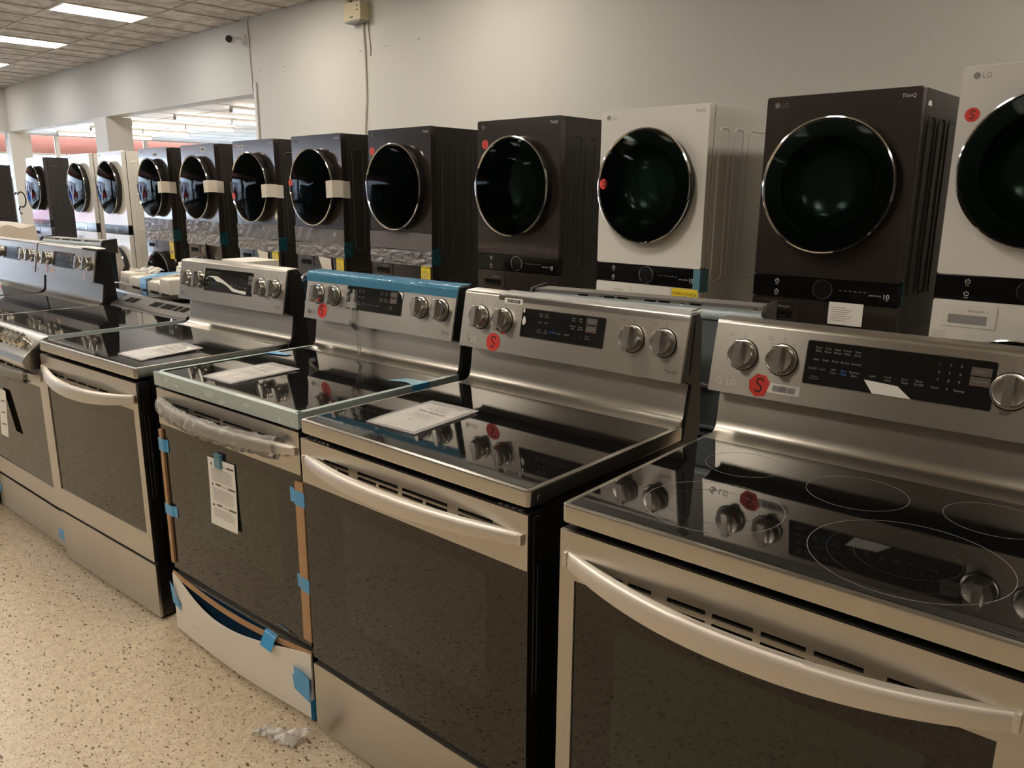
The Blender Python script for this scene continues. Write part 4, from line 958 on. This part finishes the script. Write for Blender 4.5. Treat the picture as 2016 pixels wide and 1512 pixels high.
    if logo:
        lg_mark(up, Matrix.Identity(4), .055, 1.876, .026, CHROME if not white else GREY, -.0003, True)
        part('model_lettering', lambda: text_g('ThinQ', .022, .640, 1.872, -.0006, 'CENTER'), PRINTW if not white else PRINTG, up, key='wmod')
    I = Matrix.Identity(4)
    if sticker:
        sticker_red(t, Matrix.Translation((0, sticker[2] if len(sticker) > 2 else 0, 0)), sticker[0], sticker[1], .028)
    if film_:
        rr = random.Random(int(-x*10)); ph = rr.random()*6
        part('film_band', G().grid(lambda u, v: (-.004+(WW+.006)*u, -.0045-.004*abs(nz(6*u, 3*v, ph))-.002*v, 1.060+.125*v+.006*math.sin(3*u+ph)), 40, 8, .0004), film_band_m(), t, 'band of cloudy plastic film above the controls')
        part('crinkled_film', G().grid(lambda u, v: (.0+WW*u, -.0065-.009*abs(nz(7*u, 2.5*v, ph))-.006*abs(nz(17*u, 5*v, ph+3)), .955+.105*v), 60, 16, .0004), CLEARC, t, 'crinkled clear film over the controls', smooth=.2)
    if tape:   # white tape across the door ring
        path = [(.575, -.0715), (.622, -.0690), (.651, -.0665), (.664, -.045), (.690, -.006), (.6975, .004), (.6978, .035), (.6978, .070)]
        def tp(u, v):
            q = u*(len(path)-1); k = min(int(q), len(path)-2); f = q-k
            return (path[k][0]*(1-f)+path[k+1][0]*f, path[k][1]*(1-f)+path[k+1][1]*f, tape[0]+tape[1]*(v-.5)+.005*math.sin(4*u))
        part('door_tape', G().grid(tp, 14, 3, .0006), PAPER2, t, 'cream tape holding the door')
    if dtape:
        m_ = TAPEL if dtape == 'blue' else DTAPE
        part('corner_tape', join(G().box(.655, WW+.0012, -.0042, -.002, .962, 1.083, .0004), G().box(WW+.0004, WW+.0022, -.0042, .075, .962, 1.083, .0004)), BTAPE if dtape == 'blue' else DTAPE, t, 'strip of blue tape around the panel corner')
    if guide:
        gz0, gz1 = (.772, .962) if guide == 1 else (.80, .976)
        gx = .575 if guide == 1 else .528
        gw = .10 if guide == 1 else .16
        gd = part('energy_label', G().sheet([(gx, gz0), (gx+gw, gz0), (gx+gw, gz1), (gx, gz1)], .0008, -.0045), YEL, t, 'yellow energy label')
        hd_ = text_g('ENERGYGUIDE', gw*.142, gx+gw*.5, gz1-gw*.22, -.0056, 'CENTER')
        hd_.sheet([(gx+gw*.46, gz1-gw*.24), (gx+gw*.54, gz1-gw*.24), (gx+gw*.5, gz1-gw*.34)], .0003, -.0053)
        part('label_lettering', hd_, INK, gd)
        rr = random.Random(int(-x*7)); g = G(); z = gz1-gw*.45
        while z > gz0+.01:
            a = gx+gw*.08; e = gx+gw*(.5+.42*rr.random()); g.sheet([(a, z), (e, z), (e, z+.003), (a, z+.003)], .0003, -.0053); z -= .0085
        g.sheet([(gx+gw*.3, gz0+.06), (gx+gw*.75, gz0+.06), (gx+gw*.75, gz0+.085), (gx+gw*.3, gz0+.085)], .0003, -.0053)
        part('label_text', g, PRINTG, gd)
    if paper == 'sheet':
        q = part('leaflet', G().grid(lambda u, v: (.395+.165*u, -.006-.012*v*(1-v), .868+.098*v-.010*u*0), 4, 6), PAPER, t, 'white leaflet on the front')
    elif paper == 'slant':
        part('leaflet', G().grid(lambda u, v: (.325+.06*(1-v)+(.18-.05*(1-v))*u, -.007-.010*v*(1-v), .845+.112*v-.014*u), 4, 6), PAPER2, t, 'cream leaflet stuck beside the yellow label')
    elif paper == 'curl':
        part('leaflet', G().grid(lambda u, v: (.345+.10*u*(1-v*.3)+.03*v, -.008-.075*u*u*v, .86+.15*v-.09*u), 8, 8), PAPER2, t, 'cream leaflet curling off the front')
    if barc: barcode(t, Matrix.Translation((0, -.0002, 0)), *barc)
    return t
FB_M = film('cloudy film band', (.36, .35, .36), (.9, .9, .92), .40, .2, .5, 14)
def film_band_m(): return FB_M

T0 = tower('black washer dryer tower with a white leaflet and no red sticker, nearest dark one', -1.829, 3.732, -.005)
part('leaflet', G().grid(lambda u, v: (.392+.158*u, -.006-.006*v*(1-v), .876+.104*v), 4, 6), PAPER, T0, 'white leaflet')
g = G()
for k in range(7): g.sheet([(.405, .955-.010*k), (.405+.11*(.6+.4*((k*37) % 10)/10), .955-.010*k), (.405+.11*(.6+.4*((k*37) % 10)/10), .957-.010*k), (.405, .957-.010*k)], .0003, -.0085)
part('leaflet_text', g, PRINTG, T0); part('corner_tape', G().box(WW+.0004, WW+.0022, .02, .055, .985, 1.09, .0004), DTAPE, T0, 'strip of teal tape on the side')
part('side_label', G().prism([(.075, 1.842), (.125, 1.842), (.118, 1.862), (.085, 1.862)], WW, WW+.0012, 'x'), PAPER, T0, 'white scrap on the side')
TR = tower('white washer dryer tower cut by the right picture edge, red S sticker on its front', -.996, 3.732, 0, True, .059, sticker=(.056, 1.727))
part('color_label', join(G().sheet([(.014, .775), (.066, .775), (.066, .845), (.014, .845)], .0006, -.0003)), PRINTW, TR, 'small striped label'); part('label_stripe', join(G().sheet([(.014, .775), (.066, .775), (.066, .808), (.014, .808)], .0004, -.0012)), pbr('coral print', (.75, .22, .12), .6), TR)
T1 = tower('white washer dryer tower between two black ones, red S sticker on its door glass', -2.812, 3.732, -.034, True, sticker=(.083, 1.52, -.066), dtape='blue', guide=2)
part('energy_leaflet', G().sheet([(.345, .905), (.525, .905), (.525, .974), (.345, .974)], .0006, -.0042), WPLAS, T1, 'blank white part of the label')
T2 = tower('black washer dryer tower directly left of the white one that shows its whole door', -3.803, 3.732, .007, sticker=(.07, 1.771))
T3 = tower('black washer dryer tower with film band, yellow label and red sticker above its door', -4.963, 3.732, .010, sticker=(.045, 1.766), film_=True, dtape='teal', guide=1)
T4 = tower('film banded black washer dryer tower, red sticker at mid height of its door, no barcode', -6.008, 3.732, .005, sticker=(.062, 1.545, -.066), film_=True, tape=(1.49, .13), dtape='teal', guide=1, paper='slant')
T5 = tower('black washer dryer tower with cream door tape, red dot and barcode at its top left', -6.993, 3.732, .011, sticker=(.085, 1.432, -.066), film_=True, tape=(1.475, .11), dtape='teal', guide=1, paper='slant', barc=(.11, .19, 1.845, 1.875))
part('diamond_label', G().sheet([(.675, 1.30), (.695, 1.265), (.668, 1.22), (.645, 1.255)], .0006, -.0004), PAPER2, T5, 'tilted white label')
part('side_label', G().box(WW, WW+.0012, .30, .50, 1.85, 1.89), PAPER2, T5, 'barcode label on the side')
T6 = tower('black washer dryer tower with a leaflet curling off its lower front', -8.041, 3.732, 0, film_=True, tape=(1.515, .11), dtape='teal', paper='curl', barc=(.42, .52, 1.845, 1.885))
T7 = tower('leftmost of the film banded black washer dryer towers, next to the white pair', -9.056, 3.732, 0, film_=True, tape=(1.51, .115), dtape='teal', guide=1, barc=(.36, .46, 1.83, 1.865))
TA = tower('white washer dryer tower with a green label on its side', -10.222, 3.732, 0, True)
part('green_label', G().box(WW, WW+.0012, .48, .66, 1.66, 1.80), GREEN, TA, 'green label'); part('side_vent', G().box(WW, WW+.0012, .20, .30, 1.855, 1.875), GREY, TA)
part('top_strap', G().box(.35, WW+.004, .42, .68, WH-.002, WH+.022, .004), TAPE, TA, 'blue packing piece on top')
part('side_latch', G().box(WW, WW+.003, .45, .72, .96, 1.0), GREY, TA)
TB = tower('white washer dryer tower farther left of the pair, next to the dark brown sided one', -11.195, 3.732, 0, True)
TC = tower('lone dark washer dryer tower left of the white pair, mirroring the street', -12.85, 3.732, 0)
TD = tower('dark washer dryer tower cut by the left picture edge, only its side showing', -17.1, 3.732, 0)

# things at the far left
t = thing('refrigerator', 'tall stainless appliance edge beside the white corner pillar', 'refrigerator', (-19.0, 4.45, 0), 0)
part('cabinet', G().box(-.40, .40, 0, .67, .03, 1.74, .01), pbr('light grey cabinet', (.42, .41, .40), .35, .4), t)
for x0, x1 in ((-.40, -.003), (.003, .40)): dd = part('door', G().box(x0, x1, -.06, -.004, .08, 1.74, .012), STEEL, t); part('handle', G().tube([((x0 if x0 > 0 else x1)+(.03 if x0 > 0 else -.03), -.10, .7), ((x0 if x0 > 0 else x1)+(.03 if x0 > 0 else -.03), -.10, 1.5)], .011), HANDLE, dd)
part('foot_rail', G().box(-.38, .38, 0, .68, 0, .03), BPLAS, t)
loop = [(-18.60, 5.232+.075*math.sin(2*math.pi*k/24), 1.30+.15*math.cos(2*math.pi*k/24)) for k in range(-3, 15)]
tag(part('power_cord', G().tube([(-18.66, 5.135, 1.40), (-18.63, 5.15, 1.44)]+loop+[(-18.60, 5.165, 1.10), (-18.60, 5.18, 1.04), (-18.60, 5.21, 1.01)], .014), BPLAS), 'black power cord hanging in a loop beside the tall stainless appliance', 'power cord')
t = thing('wrapped_appliance', 'low appliance under a milky plastic cover at the left picture edge', 'appliance', (-10.35, 2.25, 0), .0)
part('cabinet', G().box(-.36, .34, 0, .66, .02, 1.05, .01), WPLAS, t)
def cover(u, v):
    a = 2*math.pi*u; r = v; k = max(abs(math.cos(a)), abs(math.sin(a)))
    x = math.cos(a)/k; y = math.sin(a)/k
    if r < .5: q = r/.5; return (-.01+.37*x*q, .33+.34*y*q, 1.135-.05*q*q+.012*math.sin(7*a)*q)
    q = (r-.5)/.5; return (-.01+(.37+.06*q)*x*(1+.03*math.sin(11*a)*q), .33+(.34+.06*q)*y*(1+.03*math.sin(11*a)*q), 1.085-.55*q+.02*math.sin(9*a))
part('plastic_cover', G().grid(cover, 66, 14, .0015), COVER, t, 'milky plastic cover', smooth=1.0)

FRM = [pbr('grey refrigerator', (.20, .19, .175), .4, .3), pbr('slate refrigerator', (.07, .068, .065), .35, .5)]
for k in range(16):
    t = thing('refrigerator', 'tall grey or slate refrigerator across the aisle, seen only mirrored in the door glass', 'refrigerator', (-16.9+.98*k, -2.15, 0), math.pi, 'refrigerators across the aisle')
    m_ = FRM[1 if k % 3 == 1 else 0]
    part('cabinet', lambda: G().box(-.455, .455, .0, .70, .03, 1.78, .01), m_, t, key='frc'); part('foot_rail', lambda: G().box(-.44, .44, 0, .68, 0, .03), BPLAS, t, key='frf')
    for s_, x0, x1 in ((0, -.455, -.003), (1, .003, .455)):
        dd = part('door', lambda: G().box(x0, x1, -.075, -.004, .72, 1.78, .014), m_, t, key='frd%d' % s_)
        part('handle', lambda: G().tube([((-.045, .045)[s_], -.075, .85), ((-.045, .045)[s_], -.12, .90), ((-.045, .045)[s_], -.12, 1.60), ((-.045, .045)[s_], -.075, 1.65)], .012), HANDLE, dd, key='frh%d' % s_)
    fz = part('freezer_drawer', lambda: G().box(-.455, .455, -.075, -.004, .08, .71, .014), m_, t, key='frz'); part('handle', lambda: G().tube([(-.36, -.075, .64), (-.34, -.12, .64), (.34, -.12, .64), (.36, -.075, .64)], .012), HANDLE, fz, key='frzh')
tag(part('plastic_scrap', G().grid(lambda u, v: (-1.808+.125*u+.012*nz(4*v, 3*u), .915+.045*u+.07*v*(.45+.55*u)-.02+.012*nz(5*u, 2*v, 4), .006+.026*abs(nz(4*u, 3*v, 9))+.014*u*v), 14, 8, .0008), CRINK, smooth=1.0), 'crumpled scrap of milky plastic on the floor by the white drawer board', 'plastic')
